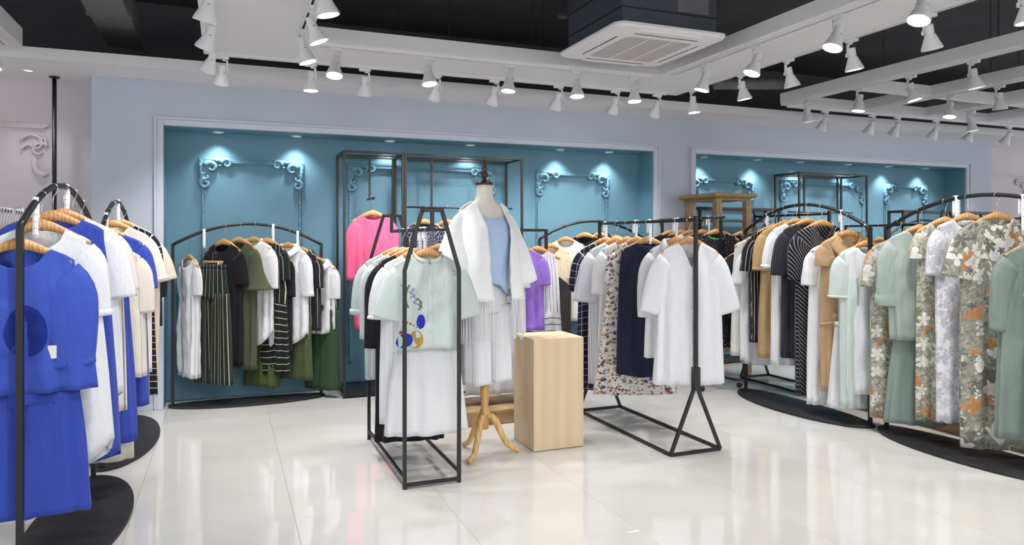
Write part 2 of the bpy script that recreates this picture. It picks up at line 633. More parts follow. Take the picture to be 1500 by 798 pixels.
# ------------------------------------------------------------------ suspended lighting frames
FZ = 2.84
ring = thing('suspended_ceiling_frame', 'wide white plank frame hung below the black ceiling around the air conditioner', 'ceiling frame', (0, 0, FZ))
RX0, RX1, RX2, RX3, RY0, RY1, RYF = -.15, .54, 3.42, 4.06, 5.17, 5.86, -.6
for (x0, x1, y0, y1) in ((RX0, RX1, RYF, RY0), (RX2, RX3, RYF, RY0), (RX0, RX3, RY0, RY1), (RX1, RX2, RYF, RYF + .6)):
    MB().box(x0, x1, y0, y1, 0, .10).build('plank', M['white'], ring)
for (x, y) in ((-.05, 5.75), (.45, 5.3), (1.6, 5.3), (2.3, 5.3), (3.5, 5.3), (3.95, 5.75), (.45, 3.5), (3.5, 3.2), (3.95, 3.2), (-.05, 3.0), (1.3, 5.75), (2.6, 5.75)):
    MB().tube([(x, y, .10), (x, y, .76)], .004, 6).build('hanging_rod', M['slot'], ring)

grid = thing('suspended_lighting_grid', 'slim white ladder of beams hung below the black ceiling above the arched racks', 'ceiling frame', (0, 0, FZ))
for x in (5.28, 6.36, 7.36, 8.40):
    MB().box(x, x + .10, 1.0, 5.80, 0, .10).build('beam', M['white'], grid)
for y in (4.95, 5.80):
    MB().box(5.38, 11.5, y, y + .10, 0.001, .099).build('cross_beam', M['white'], grid)
for (x, y) in ((5.33, 4.6), (5.33, 3.6), (6.41, 4.4), (6.41, 3.6), (7.41, 4.8), (5.33, 5.7), (5.33, 2.9), (6.41, 3.0), (7.41, 4.0)):
    MB().tube([(x, y, .1), (x, y, .76)], .004, 6).build('hanging_rod', M['slot'], grid)
lb = thing('suspended_beam', 'single white beam ending over the pinkish wall beside the black pole', 'ceiling frame', (0, 0, FZ))
MB().box(-1.72, -1.36, -.5, 6.12, 0, .13).build('beam', M['white'], lb)
for y in (1.5, 3.5, 5.5):
    MB().tube([(-1.54, y, .13), (-1.54, y, .76)], .004, 6).build('hanging_rod', M['slot'], lb)
dk = thing('air_duct', 'grey rectangular air duct under the black ceiling', 'duct', (0, 0, 3.1))
MB().box(-.93, -.66, -1, 7.0, 0, .22).build('casing', M['duct'], dk)
for y in (1.2, 3.6, 6.0):
    MB().box(-.945, -.645, y, y + .03, -.012, .235).build('joint_band', M['duct'], dk)
    MB().box(-.90, -.885, y + .4, y + .415, .22, .5).box(-.705, -.69, y + .4, y + .415, .22, .5).build('strap', M['duct'], dk)
pd = thing('round_duct', 'pale flexible duct pipe below the black ceiling behind the white frame', 'duct', (0, 0, 3.02))
MB().tube([(4.55, 5.95 + .02 * k, .01 * sin(k)) if 0 else (4.6 + .05 * k, 6.0 - .02 * k, .012 * (k % 2)) for k in range(14)], [.055 + .006 * (k % 2) for k in range(14)], 12).build('pipe', M['duct'], pd, True)
MB().tube([(4.9, 5.88, .05), (4.9, 5.88, .58)], .004, 6).build('hanging_rod', M['slot'], pd)


def track(label, p0, p1, group='white lighting tracks'):
    t_ = thing('lighting_track', label, 'lighting track', (p0[0], p0[1], FZ), math.atan2(p1[1] - p0[1], p1[0] - p0[0]), group)
    L = math.hypot(p1[0] - p0[0], p1[1] - p0[1])
    MB().box(0, L, -.018, -.008, -.022, -.0005).box(0, L, .008, .018, -.022, -.0005).box(0, L, -.008, .008, -.006, -.0005).build('channel', M['lampw'], t_)
    MB().box(0, L, -.007, .007, -.012, -.0065).build('slot', M['slot'], t_)
    MB().box(-.02, .0, -.019, .019, -.023, -.0005).build('end_cap', M['lampw'], t_)
    return t_


TR = 'white lighting track under the '
track(TR + 'duct-side plank of the wide frame, outer run', (-.08, 5.6), (-.08, 0), None)
track(TR + 'duct-side plank of the wide frame, inner run', (.47, 5.05), (.47, 0), None)
track(TR + 'back plank, run next to the soffit', (-.05, 5.78), (3.9, 5.78), None)
track(TR + 'back plank, run next to the air conditioner', (.62, 5.23), (3.36, 5.23), None)
track(TR + 'ladder-side plank of the wide frame, inner run', (3.48, 5.05), (3.48, 0), None)
track(TR + 'ladder-side plank of the wide frame, outer run', (3.98, 5.7), (3.98, 0), None)
for i, x in enumerate((5.33, 6.41, 7.41)):
    track(TR + ('ladder beam next to the white frame', 'second ladder beam', 'third ladder beam')[i], (x, 5.7), (x, 1.1), None)
track(TR + 'end beam of the ladder along the soffit', (5.45, 5.85), (11.4, 5.85), None)
track(TR + 'unseen closing plank, added to carry the fill spotlights', (.6, -.25), (3.4, -.25), None)  # unseen track, added for the fill lamps behind the camera
track(TR + 'single beam beside the black pole', (-1.45, 6.05), (-1.45, 0), None)


# ------------------------------------------------------------------ track spotlights
def make_spot():
    r = thing('track_spotlight', '', 'spotlight')
    MB().box(-.045, .045, -.015, .015, -.045, -.0225).build('adapter', M['lampw'], r, bevel=.003)
    MB().box(.026, .04, -.008, .008, -.13, -.045).box(-.0, .04, -.008, .008, -.058, -.045).box(.026, .046, -.011, .011, -.14, -.115).build('bracket', M['lampw'], r, bevel=.002)
    h = MB()
    h.lathe([(.0008, -.085), (.024, -.085), (.026, -.092), (.026, -.138), (.029, -.145), (.048, -.195), (.060, -.225), (.061, -.236), (.055, -.236), (.052, -.226), (.04, -.212), (.0008, -.210)], 20, caps=False)
    hd = h.build('lamp_head', M['lampw'], r, True)
    for k in range(3):
        s = MB()
        a = k * 2 * PI / 3 + 1.2
        s.bar((.0268 * cos(a - .25), .0268 * sin(a - .25), -.141), (.0268 * cos(a + .25), .0268 * sin(a + .25), -.141), .004, .004)
        s.build('vent_slot', M['slot'], hd)
    MB().lathe([(.0006, -.229), (.052, -.2285)], 18, caps=False).build('lens', M['bulb'], hd)
    return r


sp0 = make_spot()
sp_used = [False]


def spot(x, y, tx, ty, label, group, watt=None, rz=0.0, size=75, z=FZ):
    """one lamp; (tx, ty) tilts the head (radians about y and x)"""
    global sp0
    if sp_used[0]:
        r = copy_tree(sp0)
    else:
        r = sp0
        sp_used[0] = True
    r.location = (x, y, z)
    r.rotation_euler = (0, 0, rz)
    r['label'] = label
    r['group'] = group
    hd = [c for c in r.children if c.name.startswith('lamp_head')][0]
    e = Matrix.Rotation(tx, 4, 'Y') @ Matrix.Rotation(ty, 4, 'X')
    piv = Vector((.0, 0, -.115))
    hd.matrix_local = Matrix.Translation(piv) @ e @ Matrix.Translation(-piv)
    ld = bpy.data.lights.new('spotlight', 'SPOT')
    ld.energy = watt if watt is not None else SPOT_W
    ld.spot_size = rad(size)
    ld.spot_blend = .9
    ld.shadow_soft_size = .055
    ld.color = (1, .985, .97)
    lo = bpy.data.objects.new('beam', ld)
    C.objects.link(lo)
    lo.parent = hd
    lo.location = (0, 0, -.25)
    return r


rr = random.Random(3)
j = lambda s=.12: rr.uniform(-s, s)
G_ = 'white track spotlights'
SL = 'cone spotlight on the '
for i, y in enumerate((5.40, 4.75, 4.13, 3.2, 2.2, 1.2)):
    spot(-.08, y, -.35 + j(), .3 + j(), SL + 'duct-side outer track, %s from the soffit' % ORD[i], 'spotlights on the duct-side outer track', rz=PI / 2)
for i, y in enumerate((4.88, 4.36, 3.80, 2.9, 1.9)):
    spot(.47, y, -.05 + j(), -.3 + j(), SL + 'duct-side inner track, %s from the soffit' % ORD[i], 'spotlights on the duct-side inner track', rz=PI / 2)
for i, x in enumerate((-.02, .62, 1.04, 1.63, 2.15, 2.76, 3.34, 3.79)):
    if i == 1:
        spot(x, 5.78, 0, .0, SL + 'soffit-side track, pointing straight down', 'spotlight pointing down on the soffit-side track')
    else:
        spot(x, 5.78, j(.1), .5 + j(.1), SL + 'soffit-side track and turned to the blue-grey wall, %s from the pole' % ORD[i], 'spotlights turned to the wall', size=85)
for i, x in enumerate((.73, 1.41, 2.07, 2.66, 3.2)):
    spot(x, 5.23, j(), j(.3), SL + 'track beside the air conditioner, %s from the duct' % ORD[i], 'spotlights on the track beside the air conditioner')
for i, y in enumerate((4.63, 4.05, 3.33, 2.75, 1.9)):
    spot(3.48, y, -.1 + j(.2), .2 + j(.2), SL + 'ladder-side inner track, %s from the soffit' % ORD[i], 'spotlights on the ladder-side inner track', rz=PI / 2)
for i, y in enumerate((5.48, 4.81, 4.28, 3.69, 3.11, 2.54, 1.8)):
    spot(3.98, y, -.06 + j(.1), -.22 + j(.15), SL + 'ladder-side outer track, %s from the soffit' % ORD[i], 'spotlights on the ladder-side outer track', rz=PI / 2)
for i, y in enumerate((5.48, 4.85, 4.33, 3.79, 3.34, 2.6)):
    spot(5.33, y, j(.2), j(.2), SL + 'ladder beam next to the wide frame, %s from the soffit' % ORD[i], 'spotlights on the first ladder beam', rz=PI / 2)
for i, y in enumerate((4.78, 4.32, 3.6, 2.8)):
    spot(6.41, y, j(.2), j(.2), SL + 'second ladder beam, %s from the soffit' % ORD[i], 'spotlights on the second ladder beam', rz=PI / 2)
for i, y in enumerate((5.30, 4.55, 3.7)):
    spot(7.41, y, j(.2), j(.2), SL + 'third ladder beam, %s from the soffit' % ORD[i], 'spotlights on the third ladder beam', rz=PI / 2)
for i, x in enumerate((5.93, 6.61, 6.99, 7.6, 8.2, 8.85)):
    spot(x, 5.85, j(.1), .5 + j(.1), SL + 'ladder end beam, %s from the wide frame' % ORD[i], 'spotlights on the ladder end beam', size=85)
for i, y in enumerate((5.81, 4.6, 3.4)):
    spot(-1.45, y, .1, .1, SL + 'single beam beside the black pole, %s from the soffit' % ORD[i], 'spotlights on the single beam', rz=PI / 2)

for i, x in enumerate((.7, 1.2, 1.7, 2.2, 2.7, 3.2)):  # unseen lamps behind the camera, added to brighten the garment fronts
    spot(x, -.25, .12 * (i - 2.5) * -1, .95, SL + 'unseen closing plank, added for front fill, %s from the duct' % ORD[i], 'added fill spotlights on the unseen closing plank', 38, size=80)

# ------------------------------------------------------------------ ceiling cassette air conditioner
ac = thing('air_conditioner', 'square white ceiling cassette air conditioner with dark body', 'air conditioner', (2.735, 4.40, 2.80))


def rrect(hx, hy, r, n=5):
    out = []
    for (sx, sy, a0) in ((1, 1, 0), (-1, 1, PI / 2), (-1, -1, PI), (1, -1, 1.5 * PI)):
        for k in range(n + 1):
            a = a0 + PI / 2 * k / n
            out.append((sx * (hx - r) + r * cos(a), sy * (hy - r) + r * sin(a)))
    return out


pm = MB()
rows = []
for (ins, z, r) in ((.0, .035, .07), (.0, .02, .07), (.012, .006, .07), (.16, -.012, .05), (.175, -.004, .045)):
    rows.append([(x, y, z) for x, y in rrect(.43 - ins, .45 - ins, r)])
pm.grid(rows, True)
pm.f.append(tuple(range(len(rows[0]))))
pm.build('panel', M['white'], ac, False)
gm = MB()
gm.prism(rrect(.258, .278, .045), .012, -.008)
g_ = gm.build('grille', plain('grille_plastic', (190, 184, 180), .6), ac)
for k in range(30):
    y = -.262 + k * .018
    MB().box(-.25, .25, y - .003, y + .003, -.010, -.008).build('slat', g_.data.materials[0], g_) if k % 3 == 0 else None
for x in (-.09, .09):
    MB().box(x - .004, x + .004, -.27, .27, -.0135, -.008).build('rib', M['white'], g_)
for (sx, sy) in ((1, 0), (-1, 0), (0, 1), (0, -1)):
    lv = MB()
    if sx:
        lv.box(sx * .36 - .032, sx * .36 + .032, -.24, .24, -.008, .01)
    else:
        lv.box(-.24, .24, sy * .38 - .032, sy * .38 + .032, -.008, .01)
    q = lv.build('louver', M['white'], ac, bevel=.004)
    e = MB()
    if sx:
        e.box(sx * .322 - .003, sx * .322 + .003, -.245, .245, -.009, .008)
    else:
        e.box(-.245, .245, sy * .342 - .003, sy * .342 + .003, -.009, .008)
    e.build('gap', M['slot'], q)
MB().box(-.37, .37, -.39, .39, .036, .44).build('body', M['acbody'], ac, bevel=.006)
for z in (.14, .30):
    MB().box(-.374, .374, -.394, .394, z, z + .012).build('seam', M['slot'], ac)
MB().box(.05, .30, -.397, -.39, .16, .38).build('access_panel', M['duct'], ac, bevel=.003)
for (x, y) in ((-.40, -.42), (.40, -.42), (-.40, .42), (.40, .42)):
    MB().box(x - .03, x + .03, y - .03, y + .03, .30, .32).build('bracket', M['acbody'], ac)
    MB().tube([(x, y, .32), (x, y, .80)], .006, 6).build('hanging_rod', M['slot'], ac)


# ------------------------------------------------------------------ clothes racks
def ellipse(a, b, n=56):
    return [(a * cos(2 * PI * k / n), b * sin(2 * PI * k / n)) for k in range(n)]


class Rail:
    """a hanging rail: position and height along t in 0..1"""
    def __init__(s, p0, p1, z0, rise=0.0):
        s.p0, s.p1, s.z0, s.rise = Vector(p0), Vector(p1), z0, rise

    def at(s, t):
        p = s.p0.lerp(s.p1, t)
        return p.x, p.y, s.z0 + s.rise * (1 - (2 * t - 1) ** 2)


def arch_rack(label, p0, p1, zp, rise, semi, group=None):
    p0, p1 = Vector(p0), Vector(p1)
    c = (p0 + p1) / 2
    L = (p1 - p0).length
    t_ = thing('arched_clothes_rack', label, 'clothes rack', (c.x, c.y, 0), math.atan2(p1.y - p0.y, p1.x - p0.x), group)
    MB().prism([(x_, y_ if y_ < 0 else y_ * .5) for x_, y_ in ellipse(L / 2 + .035, semi)], .022, .001).build('base', M['blackb'], t_, bevel=.005)
    for s in (-1, 1):
        MB().box(s * L / 2 - .013, s * L / 2 + .013, -.013, .013, .023, zp + .01).build('post', M['black'], t_, bevel=.003)
    pts = []
    for k in range(41):
        u = k / 40
        pts.append(((u - .5) * L, 0, zp + rise * (1 - (2 * u - 1) ** 2)))
    MB().tube(pts, .0145, 10).build('arch_rail', M['black'], t_, True)
    return Rail(p0, p1, zp, rise)


R1 = arch_rack('black arched rack on an oval base holding royal blue clothes', (-.78, 3.47), (-.735, 4.93), 1.50, .215, .30)
R2 = arch_rack('black arched rack on an oval base in front of the blue-grey wall end', (-.72, 5.12), (-.715, 6.52), 1.50, .215, .27)
R5 = arch_rack('black arched rack on an oval base with the tan coat hanging at its end', (4.61, 5.52), (4.61, 4.10), 1.53, .215, .30)
R6 = arch_rack('black arched rack on an oval base holding sage and large-flower clothes', (4.70, 4.03), (4.72, 2.56), 1.53, .215, .32)
RA = arch_rack('black arched rack standing half inside the teal niche with white and olive clothes', (-.42, 6.82), (.825, 6.82), 1.40, .185, .21)
R8 = arch_rack('black arched rack in the teal niche beside the pillar', (3.02, 6.78), (4.28, 6.78), 1.45, .19, .21)
RZ = arch_rack('black arched rack in the second niche near its far corner', (7.95, 6.78), (9.2, 6.78), 1.50, .20, .21)


def aframe_rack(label, x, y0, y1, half=.165, h=1.63):
    """tapered end frames joined by floor runners; rail slung under the two short top bars"""
    t_ = thing('tapered_clothes_rack', label, 'clothes rack', (x, (y0 + y1) / 2, 0))
    L = (y1 - y0) / 2
    for s in (-1, 1):
        f = MB()
        y = s * L
        for q in (-1, 1):
            f.box(q * half - .011, q * half + .011, y - .011, y + .011, 0, h - .36)
            f.bar((q * half, y, h - .365), (q * .06, y, h - .012), .022, .022, (0, 1, 0))
        f.box(-.07, .07, y - .011, y + .011, h - .022, h)
        f.box(-half, half, y - .010, y + .010, .012, .032)
        f.box(-.011, .011, y - .0105, y + .0105, h - .13, h - .02)
        f.build('end_frame', M['black'], t_, bevel=.002)
    for q in (-1, 1):
        MB().box(q * half - .009, q * half + .009, -L + .011, L - .011, .055, .073).build('runner', M['black'], t_, bevel=.002)
    MB().box(-.011, .011, -L + .01, L - .01, h - .135, h - .113).build('hanging_rail', M['black'], t_, bevel=.002)
    for s in (-1, 1):
        for q in (-1, 1):
            MB().lathe([(.013, 0), (.013, .010)], 8, (q * half, s * L, -.0)).build('foot', M['slot'], t_)
    return Rail((x, y0), (x, y1), h - .124)


def yfoot_rack(label, x, y0, y1, h, half):
    """single posts on triangular feet"""
    t_ = thing('triangle_foot_clothes_rack', label, 'clothes rack', (x, (y0 + y1) / 2, 0))
    L = (y1 - y0) / 2
    for s in (-1, 1):
        f = MB()
        y = s * L
        for q in (-1, 1):
            f.bar((q * half, y, .014), (q * .014, y, .44), .022, .022, (0, 1, 0))
        f.box(-half, half, y - .010, y + .010, .002, .022)
        f.build('triangle_foot', M['black'], t_, bevel=.002)
        MB().box(-.024, .024, y - .02, y + .02, .43, .585).build('sleeve', M['black'], t_, bevel=.002)
        MB().box(-.012, .012, y - .012, y + .012, .585, h + .012).build('post', M['black'], t_, bevel=.002)
    for q in (-1, 1):
        MB().box(q * half - .010, q * half + .010, -L, L, .003, .023).build('runner', M['black'], t_, bevel=.002)
    MB().tube([(0, -L, h - .015), (0, L, h - .015)], .013, 10).build('hanging_rail', M['black'], t_, True)
    return Rail((x, y0), (x, y1), h - .015)


R3 = aframe_rack('black tapered rack with the embroidered mint blouse beside the dress form', 1.13, 4.09, 5.20)
R4 = yfoot_rack('black rack on triangular feet beside the pale wooden cube plinth', 2.955, 4.04, 5.38, 1.595, .20)
R10 = yfoot_rack('black rack on triangular feet behind the striped dresses of the arched rack', 5.17, 5.05, 6.05, 1.70, .18)
RX = aframe_rack('black tapered rack in front of the pinkish end wall', 8.1, 5.15, 6.1, .2, 1.80)


def bar_rack(label, p0, p1, z, w=.02):
    c = (Vector(p0) + Vector(p1)) / 2
    d = Vector(p1) - Vector(p0)
    L = d.length / 2
    t_ = thing('straight_clothes_rack', label, 'clothes rack', (c.x, c.y, 0), math.atan2(d.y, d.x))
    for s in (-1, 1):
        MB().box(s * L - w / 2, s * L + w / 2, -w / 2, w / 2, .015, z + w / 2).build('post', M['black'], t_, bevel=.002)
        MB().box(s * L - .012, s * L + .012, -.2, .2, 0, .016).build('foot', M['black'], t_, bevel=.002)
    MB().box(-L, L, -w / 2, w / 2, z - w / 2, z + w / 2).build('hanging_rail', M['black'], t_, bevel=.002)
    return Rail(p0, p1, z)


R0 = bar_rack('black straight rack crowded with hooks behind the royal blue clothes', (-1.32, 4.55), (-1.30, 6.3), 1.63)
R11 = bar_rack('black straight rack behind the large-flower dress rack', (5.85, 5.5), (5.95, 3.3), 1.58)


def platform_rack():
    t_ = thing('platform_clothes_rack', 'black straight rack standing on a low brown plank platform behind the dress form', 'clothes rack', (1.93, 5.48, 0))
    for s in (-1, 1):
        MB().box(s * .57 - .012, s * .57 + .012, -.012, .012, .115, 1.535).build('post', M['black'], t_, bevel=.002)
    MB().box(-.57, .57, -.0115, .0115, 1.512, 1.535).build('hanging_rail', M['black'], t_, bevel=.002)
    return Rail((1.36, 5.48), (2.5, 5.48), 1.523)


R7 = platform_rack()
pf = thing('display_platform', 'low brown plank platform under the straight rack behind the dress form', 'platform', (1.93, 5.50, 0))
for k in range(4):
    MB().box(-.68, .68, -.26 + k * .13, -.135 + k * .13, .09, .114).build('plank', M['plank'], pf, bevel=.002)
MB().box(-.67, .67, -.25, .25, 0, .09).build('box', M['plank'], pf)
pf2 = thing('display_platform', 'long brown plank platform behind the arched racks with the tan coat', 'platform', (5.35, 3.75, 0))
for k in range(5):
    MB().box(-.33 + k * .13, -.205 + k * .13, -1.15, 1.0, .17, .195).build('plank', M['plank'], pf2, bevel=.002)
MB().box(-.32, .31, -1.14, .99, 0, .17).build('box', M['plank'], pf2)


def rolling_rack():
    t_ = thing('rolling_clothes_rack', 'black rolling rack on castors beside the tall wooden stand', 'clothes rack', (4.43, 6.16, 0))
    for s in (-1, 1):
        y = s * .50
        MB().bar((0, y, .11), (0, y, 1.66), .026, .026).build('post', M['black'], t_, bevel=.002)
        f = MB()
        f.tube([(-.23, y, .075), (-.17, y, .085), (0, y, .125), (.17, y, .085), (.23, y, .075)], .013, 8)
        f.build('foot', M['black'], t_, True)
        for q in (-1, 1):
            c = MB()
            c.lathe([(.001, -.012), (.026, -.012), (.028, -.005), (.028, .005), (.026, .012), (.001, .012)], 14, (q * .22, y, .029), (0, 1, 0))
            cs = c.build('castor', M['slot'], t_, True)
            MB().box(q * .22 - .012, q * .22 + .012, y - .017, y + .017, .052, .076).build('fork', M['steel'], cs)
    MB().tube([(0, -.5, .115), (0, .5, .115)], .012, 8).build('base_bar', M['black'], t_, True)
    MB().tube([(0, -.55, 1.66), (0, .55, 1.66)], .013, 10).build('hanging_rail', M['black'], t_, True)
    return Rail((4.43, 5.62), (4.43, 6.70), 1.66)


R9 = rolling_rack()


def box_frame(name, label, x0, x1, y0, y1, h, hang=(), rail=None, base=True, w=.022, zr=None):
    """open box frame of square tube, with hanging bars from the top"""
    t_ = thing(name, label, 'display frame', ((x0 + x1) / 2, (y0 + y1) / 2, 0))
    hx, hy = (x1 - x0) / 2, (y1 - y0) / 2
    for sx in (-1, 1):
        for sy in (-1, 1):
            MB().box(sx * hx - w / 2, sx * hx + w / 2, sy * hy - w / 2, sy * hy + w / 2, 0, h).build('post', M['brownm'], t_, bevel=.002)
    tp = MB()
    for sy in (-1, 1):
        tp.box(-hx + w / 2, hx - w / 2, sy * hy - w / 2, sy * hy + w / 2, h - w, h - .0005)
    for sx in (-1, 1):
        tp.box(sx * hx - w / 2, sx * hx + w / 2, -hy + w / 2, hy - w / 2, h - w, h - .0005)
    tp.build('top_frame', M['brownm'], t_, bevel=.002)
    bt = MB()
    if base:
        bt.box(-hx + w / 2, hx - w / 2, -hy + w / 2, hy - w / 2, .03, .055)
        for sy in (-1, 1):
            bt.box(-hx + w / 2, hx - w / 2, sy * hy - w / 2, sy * hy + w / 2, .012, .06)
        bt.build('base_shelf', M['black'], t_)
    if zr:
        for k, xx in enumerate(hang):
            MB().box(xx - .009, xx + .009, -.009, .009, zr, h - w).build('hanging_bar', M['brownm'], t_)
        MB().box(-hx, hx, -.009, .009, h - w, h - w / 2).build('carrier', M['brownm'], t_)
        if rail == 'arm':
            a = MB()
            a.tube([(0, -.19, zr), (0, .12, zr)], .009, 8)
            a.lathe([(.001, -.012), (.016, -.008), (.016, .006), (.001, .012)], 10, (0, -.19, zr), (0, 1, 0))
            a.build('face_out_arm', M['brownm'], t_, True)
        else:
            MB().tube([(-hx + .02, 0, zr), (hx - .02, 0, zr)], .009, 8).build('hanging_rail', M['brownm'], t_, True)
    return Rail((x0, (y0 + y1) / 2), (x1, (y0 + y1) / 2), zr or h)


FA = box_frame('tall_display_frame', 'tall narrow black metal frame in the teal niche with the pink top', 1.005, 1.545, 6.62, 7.05, 2.26, (0,), 'arm', zr=1.83)
FB = box_frame('tall_display_frame', 'tall wide black metal frame in the teal niche beside the narrow one', 1.570, 2.755, 6.62, 7.05, 2.26, (-.28, .28), 'rail', zr=1.76)
FC = box_frame('tall_display_frame', 'tall black metal frame in the second niche', 6.34, 7.42, 6.65, 7.05, 2.25, (-.27, .27), 'rail', zr=1.78)
FD = box_frame('low_display_frame', 'low black metal frame in the second niche beside the pillar', 5.05, 6.20, 6.83, 7.06, 1.82, (-.3, .3), 'rail', zr=1.66, w=.03)
FE = box_frame('low_display_frame', 'low black metal frame in front of the far corner of the second niche', 7.6, 9.25, 6.28, 6.48, 1.80, (-.45, .45), 'rail', zr=1.64, w=.03)

# tall wooden stand by the pillar
ts = thing('wooden_stand', 'tall weathered wooden stand with moulded top in front of the pillar', 'stand', (4.995, 6.44, 0))
for sx in (-1, 1):
    for sy in (-1, 1):
        MB().box(sx * .195 - .035, sx * .195 + .035, sy * .245 - .035, sy * .245 + .035, 0, 1.86).build('leg', M['oak'], ts, bevel=.004)
tt = MB()
rows = []
for (ins, z) in ((.055, 1.86), (.055, 1.875), (.03, 1.885), (.0, 1.905), (.0, 1.925), (.012, 1.935)):
    rows.append([(sx * (.28 - ins), sy * (.32 - ins), z) for sx, sy in ((1, 1), (-1, 1), (-1, -1), (1, -1))])
tt.grid(rows, True, True)
tt.build('moulded_top', M['oak'], ts)
for z in (.25, .9):
    MB().box(-.17, .17, -.22, .22, z, z + .025).build('shelf', M['oak'], ts, bevel=.003)

# pale plinth
pl = MB().box(-.19, .19, -.18, .18, .004, .766).build('plinth', M['maple'], None, bevel=.0025)
pl.location = (2.137, 4.65, 0)
pl2 = thing('display_plinth', 'pale maple veneer cuboid plinth beside the dress form', 'plinth', (2.137, 4.65, 0))
pl.parent = pl2
pl.location = (0, 0, 0)
pl.name = 'veneer_box'
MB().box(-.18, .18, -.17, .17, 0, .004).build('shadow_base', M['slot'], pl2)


# ------------------------------------------------------------------ hangers and straps
HT = -.105          # top of the wooden body below the rail


def make_hanger(wide=.192):
    t_ = thing('clothes_hanger', '', 'hanger')
    rows = []
    n = 22
    for i in range(n + 1):
        u = -1 + 2 * i / n
        x = u * wide
        a = abs(u)
        zt = HT - .003 - .105 * (a ** 1.3 if a < .5 else .5 ** 1.3 + (a - .5) * 1.12)
        hgt = .056 * (1 - .58 * a ** .7) if a < .96 else .018
        th = (.010 - .003 * a) if a < .96 else .005
        fw = -.005 * a ** 2
        zt -= .006 * max(0, a - .9)
        rows.append([(x, fw - th, zt - .003), (x, fw, zt), (x, fw + th, zt - .003), (x, fw + th, zt - hgt + .003), (x, fw, zt - hgt), (x, fw - th, zt - hgt + .003)])
    MB().grid(rows, True, True).build('wooden_arms', M['hanger'], t_, True)
    pts = []
    for k in range(15):
        a = rad(-40 + 250 * k / 14)
        pts.append((.0185 * cos(a) * -1, 0, .0185 * sin(a) - .002))
    pts += [(.012, 0, -.028), (.002, 0, -.045), (0, 0, -.06), (0, 0, HT - .008)]
    MB().tube(pts, .0021, 6).build('hook', M['steel'], t_, True)
    return t_


hg0 = make_hanger()
hg_used = [0]


def hanger(loc, yaw, label, group):
    if hg_used[0]:
        t_ = copy_tree(hg0)
    else:
        t_ = hg0
    hg_used[0] += 1
    t_.location = loc
    t_.rotation_euler = (0, 0, yaw)
    tag(t_, label, 'hanger', group)
    return t_


def strap(rail, t, label, L=.16, yaw=0.0, group=None, w=.022):
    """white perforated plastic strap looped over a rail"""
    x, y, z = rail.at(t)
    t_ = thing('plastic_strap', label, 'strap', (x, y, z), yaw, group)
    r = .019
    pts = [(0, -r, -L)] + [(0, -r, -L * k / 6) for k in range(5, 0, -1)] + [(0, -r * cos(a), r * sin(a)) for a in [PI * k / 8 for k in range(9)]] + [(0, r, -L * .5 * k / 4) for k in range(1, 5)]
    rows = []
    for (a, b, c) in pts:
        rows.append([(-w / 2, b, c), (w / 2, b, c)])
    MB().grid(rows).build('loop', M['plastic'], t_, True, solid=.0014)
    d = MB()
    for k in range(5):
        zz = -.03 - k * (L - .05) / 4
        for q in (-1, 1):
            d.lathe([(.0002, 0), (.0022, 0)], 8, (q * w * .22, -r - .0006, zz), (0, -1, 0), caps=False)
    d.build('holes', M['slot'], t_)
    return t_


# ------------------------------------------------------------------ garments
def sgp(v, p):
    return math.copysign(abs(v) ** p, v)


def sstep(a, b, x):
    t = min(1, max(0, (x - a) / (b - a)))
    return t * t * (3 - 2 * t)


